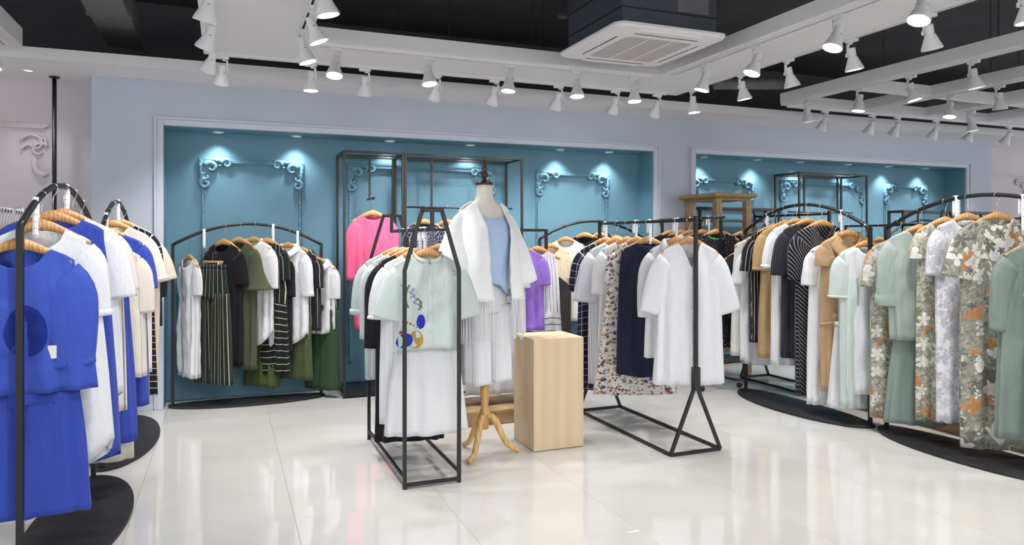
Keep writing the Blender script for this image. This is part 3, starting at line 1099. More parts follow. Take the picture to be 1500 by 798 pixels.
class Body:
    """cloth tube hanging from a hanger; p(a, s) = point at angle a (front = -90 deg), s = 0 shoulder .. 1 hem"""
    def __init__(s, seed, sw=.205, hw=.25, L=.7, t=.046, t00=.018, neck=.088, nf=.075, nb=.0, slope=.46, fold=.020, nfold=9, tail=0.0,
                 gap=0.0, waist=None, vee=False, z0=None, chest=None, side=0.0, gclose=.0):
        r = random.Random(seed)
        s.__dict__.update(t00=t00, gclose=gclose, sw=sw, hw=hw, L=L, t=t, neck=neck, nf=nf, nb=nb, slope=slope, fold=fold, nfold=nfold, tail=tail, gap=gap, waist=waist, vee=vee, chest=chest, side=side)
        s.z0 = HT - .050 if z0 is None else z0
        s.ph = [r.uniform(0, 6.28) for _ in range(6)]
        s.sway = r.uniform(-.015, .015)

    def width(s, v):
        c = s.chest or s.sw + (s.hw - s.sw) * .25 + .008
        if v < .22:
            w = s.sw + (c - s.sw) * sstep(0, .22, v)
        else:
            w = c + (s.hw - c) * ((v - .22) / .78)
        if s.waist:
            pos, k = s.waist
            w -= k * math.exp(-((v - pos) / .12) ** 2)
        return w

    def top(s, x, front):
        ax = abs(x)
        if ax < s.neck:
            u = ax / s.neck
            d = s.nf if front else s.nb
            return s.z0 - d * ((1 - u) if (s.vee and front) else math.sqrt(max(0, 1 - u * u)))
        e = (ax - s.neck)
        return s.z0 - s.slope * e - .25 * max(0, ax - s.sw * .86)

    def p(s, a, v):
        ca, sa = cos(a), sin(a)
        k = sgp(ca, .8)
        front = sa < 0
        x0 = k * s.sw
        w = s.width(v)
        x = k * w
        zt = s.top(x0, front)
        hem = s.z0 - s.L
        if s.tail:
            hem += s.tail * (abs(k) ** 3) - (0 if front else s.tail * .5)
        hem += s.side * k
        z = zt + (hem - zt) * v
        t0 = s.t00 + (.032 * (1 - (abs(x0) / s.neck) ** 2) if abs(x0) < s.neck else 0)
        tt = t0 + (s.t - t0) * sstep(0, .3, v) + s.t * .25 * v
        am = s.fold * (.25 * sstep(0, .12, v) + .75 * sstep(.08, .75, v))
        n = s.nfold
        d = am * (.6 * sin(n * a + s.ph[0] + 1.2 * v) + .4 * sin((n + 4) * a + s.ph[1] - 1.7 * v) + .35 * sin(3 * a + s.ph[2] + 3 * v))
        dr = (.0030 * sin(23 * v + 5 * a + s.ph[3]) + .0026 * sin(41 * v - 9 * a + s.ph[4]) + .005 * sin(9 * v + 2.5 * x0 / s.sw + s.ph[5])) * sstep(.05, .4, v)
        y = sgp(sa, .85) * (tt + d + dr)
        x += ca * d * .6 + s.sway * v * v
        return Vector((x, y, z))

    def normal(s, a, v):
        du = s.p(a + .03, v) - s.p(a - .03, v)
        dv = s.p(a, min(1, v + .02)) - s.p(a, max(0, v - .02))
        n = du.cross(dv)
        n = n.normalized() if n.length > 1e-9 else Vector((0, -1, 0))
        c = s.p(a, v)
        if n.y * (1 if sin(a) > 0 else -1) < 0:
            n = -n
        return n

    def front(s, x, z):
        """(a, s) of the front point with cloth coordinate x (fraction of half width) at height z"""
        k = max(-.98, min(.98, x))
        a = -math.acos(math.copysign(abs(k) ** 1.25, k))
        zt = s.top(k * s.sw, True)
        zh = s.z0 - s.L
        return a, max(0, min(1, (z - zt) / (zh - zt)))

    def mesh(s, N=60, Mr=26):
        mb = MB()
        uv = []
        rows = []
        g = s.gap
        closed = not g
        cols = N if closed else N + 1
        for jv in range(Mr + 1):
            v = (jv / Mr) ** 1.25
            row = []
            for i in range(cols):
                gv = g * (1 - s.gclose * v)
                a = -PI / 2 + gv + (2 * PI - 2 * gv) * i / N
                row.append(s.p(a, v))
                k = sgp(cos(a), .8) * .25
                uv.append((k if sin(a) < 0 else 1.0 - k, v * s.L))
            rows.append(row)
        mb.grid(rows, closed)
        return mb, uv


def sleeve_mesh(side, S, L, r0, r1, ang, seed, flare=0.0, ty=.40, bend=.2, N=24, Mr=16, fold=.005):
    """cloth tube from the shoulder; ang = degrees below the horizontal"""
    r = random.Random(seed)
    ph = [r.uniform(0, 6.28) for _ in range(3)]
    mb = MB()
    uv = []
    rows = []
    p = Vector(S)
    a0 = rad(ang)
    step = L / Mr
    for jv in range(Mr + 1):
        v = jv / Mr
        a = min(rad(87), rad(34) + (a0 - rad(34)) * sstep(-.10, .26, v) + bend * v)
        d = Vector((side * cos(a), 0, -sin(a)))
        nrm = Vector((side * sin(a), 0, cos(a)))
        rr_ = r0 + (r1 - r0) * v + flare * v ** 3
        ry = (r0 * .30 + (rr_ * ty - r0 * .30) * sstep(0, .6, v))
        row = []
        for i in range(N):
            th = 2 * PI * i / N
            f = 1 + (fold / rr_) * sstep(0, .5, v) * (sin(4 * th + ph[0] + 3 * v) + .6 * sin(7 * th + ph[1] - 4 * v))
            row.append(p + nrm * (cos(th) * rr_ * f) + Vector((0, 1, 0)) * (sin(th) * ry * f))
            uv.append((.1 + r0 * sgp(cos(th), .8) if sin(th) < 0 else .5 - r0 * cos(th), v * L))
        rows.append(row)
        p = p + d * step
    mb.grid(rows, True)
    return mb, uv, rows[-1]


def band(mb, ring, grow, drop, d):
    """thick cuff from a ring of points"""
    c = sum(ring, Vector()) / len(ring)
    rows = []
    for (k, q) in ((1.0, 0), (1 + grow, .1), (1 + grow, .9), (1.0, 1.0), (.97, .5)):
        rows.append([c + (p - c) * k - d * drop * (1 - q) for p in ring])
    mb.grid(rows, True)


def surf_strip(b, x0, x1, z0, z1, off=.003, nx=3, nz=14):
    rows = []
    for j_ in range(nz + 1):
        z = z0 + (z1 - z0) * j_ / nz
        row = []
        for i in range(nx + 1):
            a, v = b.front(x0 + (x1 - x0) * i / nx, z)
            row.append(b.p(a, v) + b.normal(a, v) * off)
        rows.append(row)
    return MB().grid(rows)


def strip_uv(nx, nz, w, h):
    return [(w * i / nx, h * j_ / nz) for j_ in range(nz + 1) for i in range(nx + 1)]


def collar(b, kind, mat, root):
    """collar following the neckline"""
    rows = [[], [], [], []]
    n = 30
    gap = .10 if kind != 'ring' else 0
    for i in range(n + 1):
        a = -PI / 2 + gap + (2 * PI - 2 * gap) * i / n
        ca, sa = cos(a), sin(a)
        x = b.neck * ca * .98
        fr = sa < 0
        z = b.z0 - (b.nf if fr else b.nb) * (abs(sa) if not (b.vee and fr) else abs(sa) ** 1.0)
        y = (.013 + .034 * abs(sa)) * (1 if not fr else -1) if abs(sa) > .05 else 0
        y = sgp(sa, .9) * .047
        o = Vector((ca, sa, 0)).normalized()
        p = Vector((x, y, z))
        if kind == 'stand':
            rows[0].append(p + o * .004)
            rows[1].append(p + Vector((0, 0, .014)) + o * .003)
            rows[2].append(p + Vector((0, 0, .026)) + o * .001)
            rows[3].append(p + Vector((0, 0, .027)) - o * .002)
        elif kind == 'ring':
            rows[0].append(p + o * .004 - Vector((0, 0, .014)))
            rows[1].append(p + o * .006 - Vector((0, 0, .006)))
            rows[2].append(p + o * .003 + Vector((0, 0, .002)))
            rows[3].append(p - o * .003)
        else:
            lw = .045 if kind == 'shirt' else .085
            pt_ = 1 + .5 * (max(0, -sa) ** 6)
            rows[0].append(p)
            rows[1].append(p + Vector((0, 0, .028)) - o * .0)
            rows[2].append(p + Vector((0, 0, .022)) + o * .012)
            rows[3].append(p + Vector((0, 0, .022 - lw * pt_)) + o * (.030 + lw * .35) + Vector((0, -.006 if fr else .004, 0)))
    uv = [(i * .012, j_ * .02) for j_ in range(4) for i in range(n + 1)]
    return MB().grid(rows).build('collar', mat, root, True, solid=.002, uvs=uv)


def short_label(text):
    w_ = text.split()[:16]
    while w_[-1] in ('the', 'a', 'of', 'with', 'at', 'on', 'and', 'in', 'under', 'behind', 'beside', 'to', 'by'):
        w_.pop()
    return ' '.join(w_)


gar_n = [0]


def garment(rail, pos_t, yaw, name, label, cat, hem, mat, sw=.205, hw=.25, slv=.0, r0=.105, r1=.085, ang=58, bend=.15, flare=0.0, smat=None,
            col=None, cmat=None, placket=0, pocket=0, gap=0.0, lapel=0, cuff=0, tag_=0, hang=True, drop=0.0, group=None, print_=None, belt=0, hl=None, dx=0.0,
            oval=False, lift=24, **kw):
    """one hung top or dress with its parts, and (unless hang=False) its wooden hanger"""
    x, y, z = rail.at(pos_t)
    x += dx
    gar_n[0] += 1
    seed = gar_n[0] * 17
    root = thing(name, label, cat, (x, y, z - drop), yaw, group)
    sw, hw = sw * .93, hw * .90
    z0 = HT - .050
    b = Body(seed, sw=sw, hw=hw, L=(z - drop + z0) - hem, gap=gap, **kw)
    mb, uv = b.mesh()
    mb.build('body', mat, root, True, solid=.0018, uvs=uv)
    smat = smat or mat
    if slv:
        for sd in (-1, 1):
            a_ = rad(ang)
            zs = b.top(sw, True)
            S = Vector((sd * (sw - .002 - .559 * .9 * r0), 0, zs - .001 - .829 * .9 * r0))
            sm, suv, ring = sleeve_mesh(sd, S, slv, r0 * .90, r1 * .92, min(ang + lift, 84), seed + sd, flare, bend=bend)
            so = sm.build('sleeve', smat, root, True, solid=.0018, uvs=suv)
            if cuff:
                c_ = MB()
                ae = min(rad(87), rad(min(ang + lift, 84)) + bend)
                band(c_, ring, .07, cuff, Vector((sd * cos(ae), 0, -sin(ae))))
                c_.build('cuff', smat, so, True, uvs=[(i % 24 * .01, 0.02) for i in range(len(c_.v))])
    if col:
        collar(b, col, cmat or mat, root)
    if lapel:
        for sd in (-1, 1):
            zt, zb = b.z0 - b.nf * .3, b.z0 - .30
            rows = []
            for k in range(9):
                u = k / 8
                zz = zt + (zb - zt) * u
                wd = .30 * sin(PI * min(1, .12 + u * .88)) * (1 - .4 * u) + .02
                xi = .06 + .06 * (1 - u)
                row = []
                for q in range(4):
                    a, v = b.front(sd * (xi + wd * q / 3), zz + .05 * (q / 3) * (1 - u))
                    row.append(b.p(a, v) + b.normal(a, v) * (.006 + .004 * q))
                rows.append(row)
            MB().grid(rows).build('lapel', mat, root, True, solid=.002, uvs=strip_uv(3, 8, .1, .3))
    if placket:
        za, zb = b.z0 - b.nf - .006, b.z0 - b.L * .97
        px = .0
        st = surf_strip(b, -.055, .055, za, zb, .0035, 3, 18)
        po = st.build('placket', mat, root, True, uvs=strip_uv(3, 18, .03, b.L))
        bm = MB()
        for k in range(placket):
            zz = za + (zb - za) * (k + .5) / (placket + .3)
            a, v = b.front(0, zz)
            n_ = b.normal(a, v)
            bm = MB()
            bm.lathe([(.0006, .0035), (.0055, .003), (.0062, .0015), (.006, 0)], 10, b.p(a, v) + n_ * .0035, n_, caps=False)
            bm.build('button', M['button'] if placket > 5 else M['pearl'], po, True)
    if pocket:
        for sd in ((1,) if pocket == 1 else (-1, 1)):
            zz = b.z0 - (.26 if pocket < 3 else min(b.L * .62, .62))
            hh = .11 if pocket < 3 else .17
            st = surf_strip(b, sd * .26 if sd > 0 else -.66, .66 if sd > 0 else -.26, zz, zz - hh, .004, 4, 4)
            st.build('pocket', mat, root, True, solid=.002, uvs=strip_uv(4, 4, .1, .12))
    if print_:
        x0, x1, za, zb, pm_ = print_
        if oval:
            mo = MB()
            def Pp(u_, w_):
                a, v = b.front((x0 + x1) / 2 + (x1 - x0) / 2 * u_, b.z0 - (za + zb) / 2 + (zb - za) / 2 * w_)
                return b.p(a, v) + b.normal(a, v) * .004
            mo.grid([[Pp(max(.01, k_ / 6) * cos(2 * PI * q_ / 28), max(.01, k_ / 6) * sin(2 * PI * q_ / 28)) for q_ in range(28)] for k_ in range(7)], True)
            mo.build('round_patch', pm_, root, True, uvs=[(q_ * .01, q_ * .007) for q_ in range(len(mo.v))])
        else:
            surf_strip(b, x0, x1, b.z0 - za, b.z0 - zb, .0022, 6, 8).build('print', pm_, root, True, uvs=strip_uv(6, 8, (x1 - x0) * sw, zb - za))
    if belt:
        rows = [[], []]
        for i in range(41):
            a = -PI / 2 + .05 + (2 * PI - .1) * i / 40
            for q, dz in ((0, .012), (1, -.012)):
                pnt = b.p(a, belt)
                rows[q].append(pnt + Vector((cos(a) * .006, sin(a) * .006, dz)))
        MB().grid(rows).build('belt', mat, root, True, solid=.003, uvs=[(.01 * i, .02 * q) for q in (0, 1) for i in range(41)])
    if tag_:
        a, v = b.front(.55 * tag_, b.z0 - b.L * .62)
        p_ = b.p(a, v) + Vector((0, -.018, 0))
        MB().box(p_.x - .016, p_.x + .016, p_.y - .001, p_.y + .001, p_.z - .09, p_.z - .035).build('price_tag', M['tag'], root)
        MB().tube([p_ + Vector((0, .012, .02)), p_ + Vector((0, 0, -.036))], .001, 5).build('tag_cord', M['slot'], root)
    if hang:
        hanger((x, y, z - drop), yaw, hl or short_label('beech hanger inside the ' + label), 'beech hangers on the racks')
    return root, b


def lower(x, y, yaw, name, label, cat, ztop, hem, mat, wt=.15, wh=.22, t=.055, legs=False, fold=.016, nfold=10, clip=None, group=None, seed=None, wmat=None):
    """trousers or a skirt hung by the waistband"""
    gar_n[0] += 1
    seed = seed or gar_n[0] * 17
    root = thing(name, label, cat, (x, y, ztop), yaw, group)
    L = ztop - hem
    rr_ = random.Random(seed)
    ph = [rr_.uniform(0, 6.28) for _ in range(4)]

    def tube(cx, w0, w1, z0, z1, am, n, t0, t1, N=52, Mr=22, v0=0.0):
        rows, uv = [], []
        for jv in range(Mr + 1):
            v = jv / Mr
            row = []
            for i in range(N):
                a = 2 * PI * i / N
                d = am * sstep(0, .7, v + v0) * (.65 * sin(n * a + ph[0] + v) + .35 * sin((n + 5) * a + ph[1] - 1.5 * v))
                wv = w0 + (w1 - w0) * v
                tv = t0 + (t1 - t0) * v
                row.append((cx + sgp(cos(a), .8) * wv + cos(a) * d, sgp(sin(a), .85) * tv + sin(a) * d, z0 + (z1 - z0) * v + .004 * sin(3 * a + ph[2]) * v))
                k = sgp(cos(a), .8) * .2
                uv.append((k + cx if sin(a) < 0 else 1 - k + cx, -(z0 + (z1 - z0) * v)))
            rows.append(row)
        return MB().grid(rows, True), uv
    wb, uvb = tube(0, wt, wt + .004, 0, -.035, 0, 3, t * .55, t * .6, 40, 2)
    wb.build('waistband', wmat or mat, root, True, solid=.003, uvs=uvb)
    if legs:
        rise = min(.30, L * .35)
        hp, uvh = tube(0, wt, wt + .035, -.03, -rise, .004, nfold, t * .58, t * .9, 44, 8)
        hp.build('seat', mat, root, True, solid=.0018, uvs=uvh)
        for sd in (-1, 1):
            lg, uvl = tube(sd * (wt + .035) * .5, (wt + .03) * .52, wh * .5, -rise + .05, -L, fold, 7, t * .85, t, 34, 18, .2)
            lg.build('leg', mat, root, True, solid=.0018, uvs=uvl)
    else:
        sk, uvs_ = tube(0, wt, wh, -.03, -L, fold, nfold, t * .58, t * 1.15)
        sk.build('skirt_panel', mat, root, True, solid=.0018, uvs=uvs_)
    if clip:
        h_ = thing('clip_hanger', clip, 'hanger', (x, y, ztop), yaw, 'clip hangers')
        MB().box(-wt * .8, wt * .8, -.008, .008, .012, .032).build('wooden_bar', M['hanger'], h_, bevel=.004)
        for sd in (-1, 1):
            MB().box(sd * wt * .6 - .008, sd * wt * .6 + .008, -.02, -.009, -.03, .025).box(sd * wt * .6 - .008, sd * wt * .6 + .008, .009, .02, -.03, .025).build('clip', M['steel'], h_)
        pts = [(0, 0, .03), (0, 0, .07)] + [(.016 - .016 * cos(a) - 0, 0, .09 + .016 * sin(a)) for a in [PI * k / 8 for k in range(9)]]
        MB().tube(pts, .002, 6).build('hook', M['steel'], h_, True)
    return root


# ------------------------------------------------------------------ what hangs where
WH, OFF, CREAM = (228, 229, 232), (220, 218, 212), (220, 213, 202)
BLUE, NAVY, BLK = (60, 84, 178), (30, 34, 54), (30, 30, 34)
MINT, SAGE, OLIVE, TAN, BEIGE = (200, 210, 206), (134, 148, 142), (82, 88, 68), (182, 150, 114), (208, 192, 168)
SCRIPT = fabric(WH, 'ditsy', cols=((120, 118, 122), (150, 140, 130)), s=90, r=.34, den=.35)
FLOR = dict(cols=((222, 220, 214), (196, 134, 92), (128, 138, 104)), s=10, r=.50, den=(.45, .72, .5))

# royal blue arched rack
garment(R1, .085, .08, 'tunic', 'royal blue batwing tunic with a round velvety patch', 'tunic', .80, fabric(BLUE, 'linen'), sw=.215, hw=.31, slv=.36, r0=.15, r1=.115, ang=66,
        bend=.45, neck=.10, nf=.085, fold=.024, nfold=12, t=.045, dx=-.035, cuff=.03, tag_=.9, oval=True, print_=(-.18, .42, .24, .46, fabric((24, 44, 140), weave=300)))
lower(-.80, 3.60, .08, 'trousers', 'royal blue wide trousers under the batwing tunic', 'trousers', 1.0, .27, fabric((56, 76, 172)), .17, .30, .04, True, .016)
garment(R1, .225, .05, 'shirt', 'plain white elbow-sleeve shirt behind the batwing tunic', 'shirt', .42, fabric(WH), hw=.30, slv=.27, r0=.12, r1=.11, ang=60, tail=.10, nf=.09, cuff=.03)
garment(R1, .36, .05, 'dress', 'royal blue sleeveless dress with patch pockets', 'dress', .36, fabric((56, 76, 172), 'linen'), sw=.225, hw=.31, neck=.12, nf=.05, pocket=3, fold=.016, tail=.05)
garment(R1, .50, .04, 'shirt', 'white short-sleeve shirt behind the blue sleeveless dress', 'shirt', .62, fabric((224, 225, 229)), sw=.22, hw=.28, slv=.28, r0=.12, r1=.12, ang=52, tail=.04)
garment(R1, .64, .04, 'shirt', 'cream pinstripe short-sleeve shirt on the blue clothes rack', 'shirt', .52, fabric(CREAM, 'vstripe', c1=(150, 146, 140), p=.035, w=.0025), sw=.225, hw=.27, slv=.25, r0=.11, r1=.10, ang=50)
garment(R1, .77, .04, 'dress', 'royal blue dress behind the cream pinstripe shirt', 'dress', .30, fabric((56, 76, 172)), sw=.22, hw=.30, slv=.16, r0=.11, r1=.11, ang=55)
lower(-.73, 4.72, .05, 'trousers', 'cream trousers at the end of the blue clothes rack', 'trousers', 1.45, .17, fabric(CREAM), .17, .26, .04, True, .012, clip='wooden clip hanger holding the cream trousers')
for t, lb_ in ((.16, 'white perforated plastic strap nearest the post of the royal blue clothes rack'), (.55, 'narrow white plastic strap at the crown of the royal blue clothes rack')):
    strap(R1, t, lb_, .17, .1)
# rack by the wall end
garment(R2, .07, .05, 'shirt', 'cream short-sleeve shirt with thin black piping', 'shirt', .56, fabric(CREAM, 'vstripe', c1=(80, 76, 74), p=.11, w=.003), sw=.22, hw=.27, slv=.30, r0=.11, r1=.10, ang=58, col='shirt', placket=4)
garment(R2, .20, .05, 'dress', 'royal blue short-sleeve dress between cream shirts', 'dress', .33, fabric((56, 76, 172)), sw=.215, hw=.27, slv=.24, r0=.11, r1=.11, ang=56)
garment(R2, .34, .03, 'shirt', 'cream tee with a small sketched print near the neck', 'shirt', .52, fabric((228, 220, 210)), sw=.235, hw=.27, slv=.25, r0=.115, r1=.105, ang=46, print_=(.05, .5, .12, .2, SCRIPT), cuff=.02)
garment(R2, .56, .03, 'dress', 'black and white windowpane check dress', 'dress', .30, fabric(BLK, 'grid', c1=(226, 220, 214), p=.05, w=.0035), sw=.225, hw=.27, slv=.24, r0=.11, r1=.10, ang=52)
garment(R2, .74, .0, 'shirt', 'beige short-sleeve long tee behind the windowpane dress', 'shirt', .36, fabric((212, 200, 184)), sw=.25, hw=.27, slv=.25, r0=.12, r1=.11, ang=42)
garment(R2, .92, .0, 'dress', 'black dress last on the rack at the wall end', 'dress', .75, fabric(BLK), sw=.225, hw=.27, slv=.3, r0=.1, r1=.08, ang=60)
strap(R2, .14, 'white plastic strap on the low side of the wall-end rack', .15, .1)
strap(R2, .52, 'white plastic strap at the crown of the wall-end rack', .15, .1)
# crowded rack far left
for k, (t, c, nm) in enumerate(((.02, (228, 226, 226), 'off-white'), (.16, (200, 170, 180), 'dusty pink'), (.30, WH, 'bright white'), (.46, (190, 190, 196), 'light grey'), (.62, (90, 70, 90), 'plum'), (.80, WH, 'chalk white'))):
    garment(R0, t, .1, 'shirt', nm + ' short-sleeve shirt on the crowded straight rack', 'shirt', .55, fabric(c), sw=.19, hw=.21, slv=.14, r0=.10, r1=.09, ang=62, t=.045)
for k in range(26):
    x, y, z = R0.at(.05 + k * .035)
    h_ = thing('empty_hook', 'bare steel hook on the crowded straight rack', 'hook', (x, y, z), .1 * (k % 3), 'bare hooks on the crowded rack')
    MB().tube([(-.019 * cos(a), 0, .019 * sin(a)) for a in [rad(-30 + 220 * q / 10) for q in range(11)]] + [(.004, 0, -.04), (0, 0, -.10)], .003, 6).build('wire', M['plastic'], h_, True)

# half-in-niche arched rack
YA = -.78
garment(RA, .105, -1.12, 'shirt', 'white tee with a grey lettered print beside the niche edge', 'shirt', .26, fabric(WH), t=.038, sw=.175, hw=.185, slv=.20, r0=.10, r1=.09, ang=60, dx=.0, print_=(-.4, .3, .2, .36, SCRIPT), drop=.04)
lower(-.10, 6.74, YA, 'trousers', 'dark green and black trousers with cream stripes', 'trousers', 1.23, .20, fabric((30, 42, 40), 'vstripe', c1=(206, 196, 160), p=.055, w=.004), .14, .25, .05, True, .012,
      clip='wooden clip hanger holding the cream-striped trousers')
garment(RA, .33, YA, 'dress', 'black ruffled short-sleeve dress on the niche rack', 'dress', .34, fabric((28, 27, 33), 'lace', s=30), t=.038, sw=.20, hw=.22, slv=.24, r0=.10, r1=.10, ang=64)
garment(RA, .43, YA, 'blouse', 'olive blouse with wide bell sleeves', 'blouse', .30, fabric(OLIVE), t=.038, sw=.19, hw=.21, slv=.32, r0=.095, r1=.10, flare=.10, ang=60, tag_=.6)
garment(RA, .53, YA, 'shirt', 'long white shirt with a curved hem next to the bell-sleeve blouse', 'shirt', .50, fabric(WH), t=.038, sw=.21, hw=.24, slv=.30, r0=.10, r1=.09, ang=66, tail=.14, col='stand')
garment(RA, .62, YA, 'dress', 'dark green dress with cream lines turning horizontal at the skirt', 'dress', .24, fabric((24, 34, 34), 'mixstripe', c1=(200, 192, 158), p=.05, w=.004, p2=.06, w2=.006, cut=.52), t=.038, sw=.205, hw=.25, slv=.22, r0=.10, r1=.09, ang=62)
garment(RA, .675, YA, 'blouse', 'plain black blouse hung low behind the cream-lined dress', 'blouse', .42, fabric((27, 28, 36)), t=.038, sw=.17, hw=.20, slv=.30, r0=.08, r1=.07, ang=66, drop=.09)
lower(.30, 6.86, YA, 'skirt', 'olive green long skirt under the black blouse', 'skirt', .80, .13, fabric((78, 92, 52)), .13, .20, .05, False, .010)
garment(RA, .765, YA, 'shirt', 'white shirt dress with dark buttons and rolled sleeves', 'shirt', .50, fabric((226, 227, 230)), t=.038, sw=.215, hw=.24, slv=.32, r0=.105, r1=.085, ang=64, tail=.10, col='shirt', placket=6, cuff=.05)
garment(RA, .865, YA, 'blouse', 'dark green short-sleeve blouse with cream lines and a price tag', 'blouse', .62, fabric((32, 36, 42), 'vstripe', c1=(196, 188, 160), p=.08, w=.004), t=.038, sw=.19, hw=.2, slv=.22, r0=.09, r1=.08, ang=64, col='shirt', tag_=.6)
lower(.575, 6.82, YA, 'trousers', 'olive wide trousers under the dark green blouse', 'trousers', 1.18, .18, fabric((80, 90, 58)), .13, .25, .05, True, .010)
garment(RA, .985, YA, 'shirt', 'short white shirt with split hem at the post of the niche rack', 'shirt', .58, fabric(WH), t=.038, sw=.19, hw=.21, slv=.22, r0=.10, r1=.09, ang=62, col='shirt', placket=5, tail=.06, drop=.02)
lower(.835, 6.80, YA, 'trousers', 'deep green trousers under the short white shirt', 'trousers', 1.05, .07, fabric((58, 82, 56)), .13, .22, .05, True, .010)
for t, lb_ in ((.20, 'white plastic strap beside the striped trousers on the niche rack'), (.66, 'white plastic strap beside the cream-lined dress on the niche rack'), (.83, 'white plastic strap beside the white shirt dress on the niche rack')):
    strap(RA, t, lb_, .15, 0)

# pink top and what hangs in the tall frames
ARM = Rail((1.275, 6.66), (1.275, 6.95), 1.83)
garment(ARM, .05, -.10, 'blouse', 'bright pink long-sleeve top hung in the narrow frame', 'blouse', .62, fabric((240, 104, 146)), sw=.175, hw=.185, slv=.52, r0=.085, r1=.05, ang=76, bend=.2, neck=.09, nf=.05)
garment(FB, .40, -.4, 'blouse', 'white sleeveless top in the wide black frame', 'blouse', 1.0, fabric(WH, 'vstripe', c1=(150, 150, 156), p=.03, w=.003), sw=.16, hw=.2)
garment(FB, .50, -.5, 'blouse', 'black sleeveless top in the wide black frame', 'blouse', .95, fabric(BLK), sw=.16, hw=.2)
garment(FB, .20, -.4, 'blouse', 'navy check blouse in the wide black frame', 'blouse', .95, fabric(NAVY, 'grid', c1=(170, 170, 190), p=.03, w=.003), sw=.17, hw=.2, slv=.2)

# tapered rack
bl, bb = garment(R3, .088, -.04, 'blouse', 'pale mint blouse with blue and gold embroidery on the tapered rack', 'blouse', .80, fabric(MINT, 'linen'), sw=.215, hw=.228, slv=.25, r0=.125, r1=.115, ang=52, lift=16,
                 col='stand', placket=4, nf=.05, tail=-.03, fold=.008)
# embroidery lies on the blouse front
EM = {'stem': fabric((122, 118, 40)), 'royal': fabric((40, 54, 170)), 'gold': fabric((176, 146, 66)), 'red': fabric((170, 60, 46))}


def emb(pts, mat, name, width=None):
    """stitched shape given in (metres from centre, metres below the shoulder)"""
    mb = MB()
    def P(x, d):
        a, v = bb.front((x * 1.2 - .002) / .225, bb.z0 - (.165 + (d - .195) * .80))
        return bb.p(a, v) + bb.normal(a, v) * .003
    if width:
        rows = []
        for i, (x, d) in enumerate(pts):
            x2, d2 = pts[min(i + 1, len(pts) - 1)]
            x1, d1 = pts[max(i - 1, 0)]
            tx, td = x2 - x1, d2 - d1
            l = math.hypot(tx, td) or 1
            w_ = width * (1 - .4 * abs(2 * i / (len(pts) - 1) - 1))
            rows.append([P(x - td / l * w_, d + tx / l * w_), P(x + td / l * w_, d - tx / l * w_)])
        mb.grid(rows)
    else:
        c = (sum(p[0] for p in pts) / len(pts), sum(p[1] for p in pts) / len(pts))
        mb.v.append(tuple(P(*c)))
        mb.v += [tuple(P(*p)) for p in pts]
        n = len(pts)
        mb.f += [(0, 1 + k, 1 + (k + 1) % n) for k in range(n)]
    mb.build(name, mat, bl, True, uvs=[(0, 0)] * len(mb.v))


emb([(-.105 - .025 * sin(k * .35), .20 + .021 * k) for k in range(9)], EM['stem'], 'embroidered_stem', .008)
emb([(-.065 + .02 * sin(k * .5), .30 + .014 * k) for k in range(7)], EM['stem'], 'embroidered_stem', .006)
for (x0, d0, s) in ((-.155, .195, 1), (-.095, .225, 1), (-.075, .28, -1), (-.05, .32, 1)):
    emb([(x0 + s * .012 * sin(k * 1.4), d0 + .009 * k) for k in range(9)], EM['royal'], 'embroidered_squiggle', .0028)
emb([(-.055 + .024 * cos(a) + .008, .475 + .055 * sin(a)) for a in [2 * PI * k / 16 for k in range(16)]], EM['royal'], 'embroidered_petal')
emb([(-.135 + .045 * cos(a), .60 + .052 * sin(a)) for a in [2 * PI * k / 16 for k in range(16)]], EM['royal'], 'embroidered_petal')
emb([(-.075 + .04 * cos(a), .605 + .065 * sin(a)) for a in [2 * PI * k / 16 for k in range(16)]], EM['gold'], 'embroidered_pot')
for k in range(6):
    emb([(-.14 + .018 * k + .007 * cos(a), .46 + .013 * k + .009 * sin(a)) for a in [2 * PI * q / 8 for q in range(8)]], EM['gold' if k % 2 else 'red'], 'embroidered_dot')
emb([(-.15 + .012 * cos(a), .535 + .012 * sin(a)) for a in [2 * PI * q / 8 for q in range(8)]], EM['red'], 'embroidered_dot')
lower(1.14, 4.235, -.04, 'skirt', 'sheer white long skirt below the embroidered mint blouse', 'skirt', 1.02, .275, fabric((232, 233, 235), sheer=.10), .17, .25, .055, False, .018, 11)
garment(R3, .30, -.12, 'blouse', 'white blouse with wide short sleeves on the tapered rack', 'blouse', .30, fabric((225, 227, 230)), sw=.225, hw=.27, slv=.26, r0=.12, r1=.12, ang=56, cuff=.02)
garment(R3, .50, -.2, 'dress', 'black long-sleeve dress between pale blouses', 'dress', .13, fabric((26, 26, 30)), sw=.215, hw=.25, slv=.50, r0=.10, r1=.075, ang=70, bend=.15)
garment(R3, .68, -.25, 'shirt', 'pale grey linen shirt beside the black long-sleeve dress', 'shirt', .50, fabric((206, 210, 212), 'linen'), sw=.22, hw=.25, slv=.46, r0=.105, r1=.08, ang=66, bend=.15)
garment(R3, .86, -.28, 'shirt', 'mint grey wide-cuff shirt last on the tapered rack', 'shirt', .46, fabric((184, 200, 198)), sw=.23, hw=.24, slv=.30, r0=.115, r1=.125, ang=56, cuff=.04)
strap(R3, .16, 'white plastic strap beside the embroidered blouse hanger', .13, 0)
strap(R3, .26, 'white plastic strap beside the wide-sleeve white blouse', .13, 0)

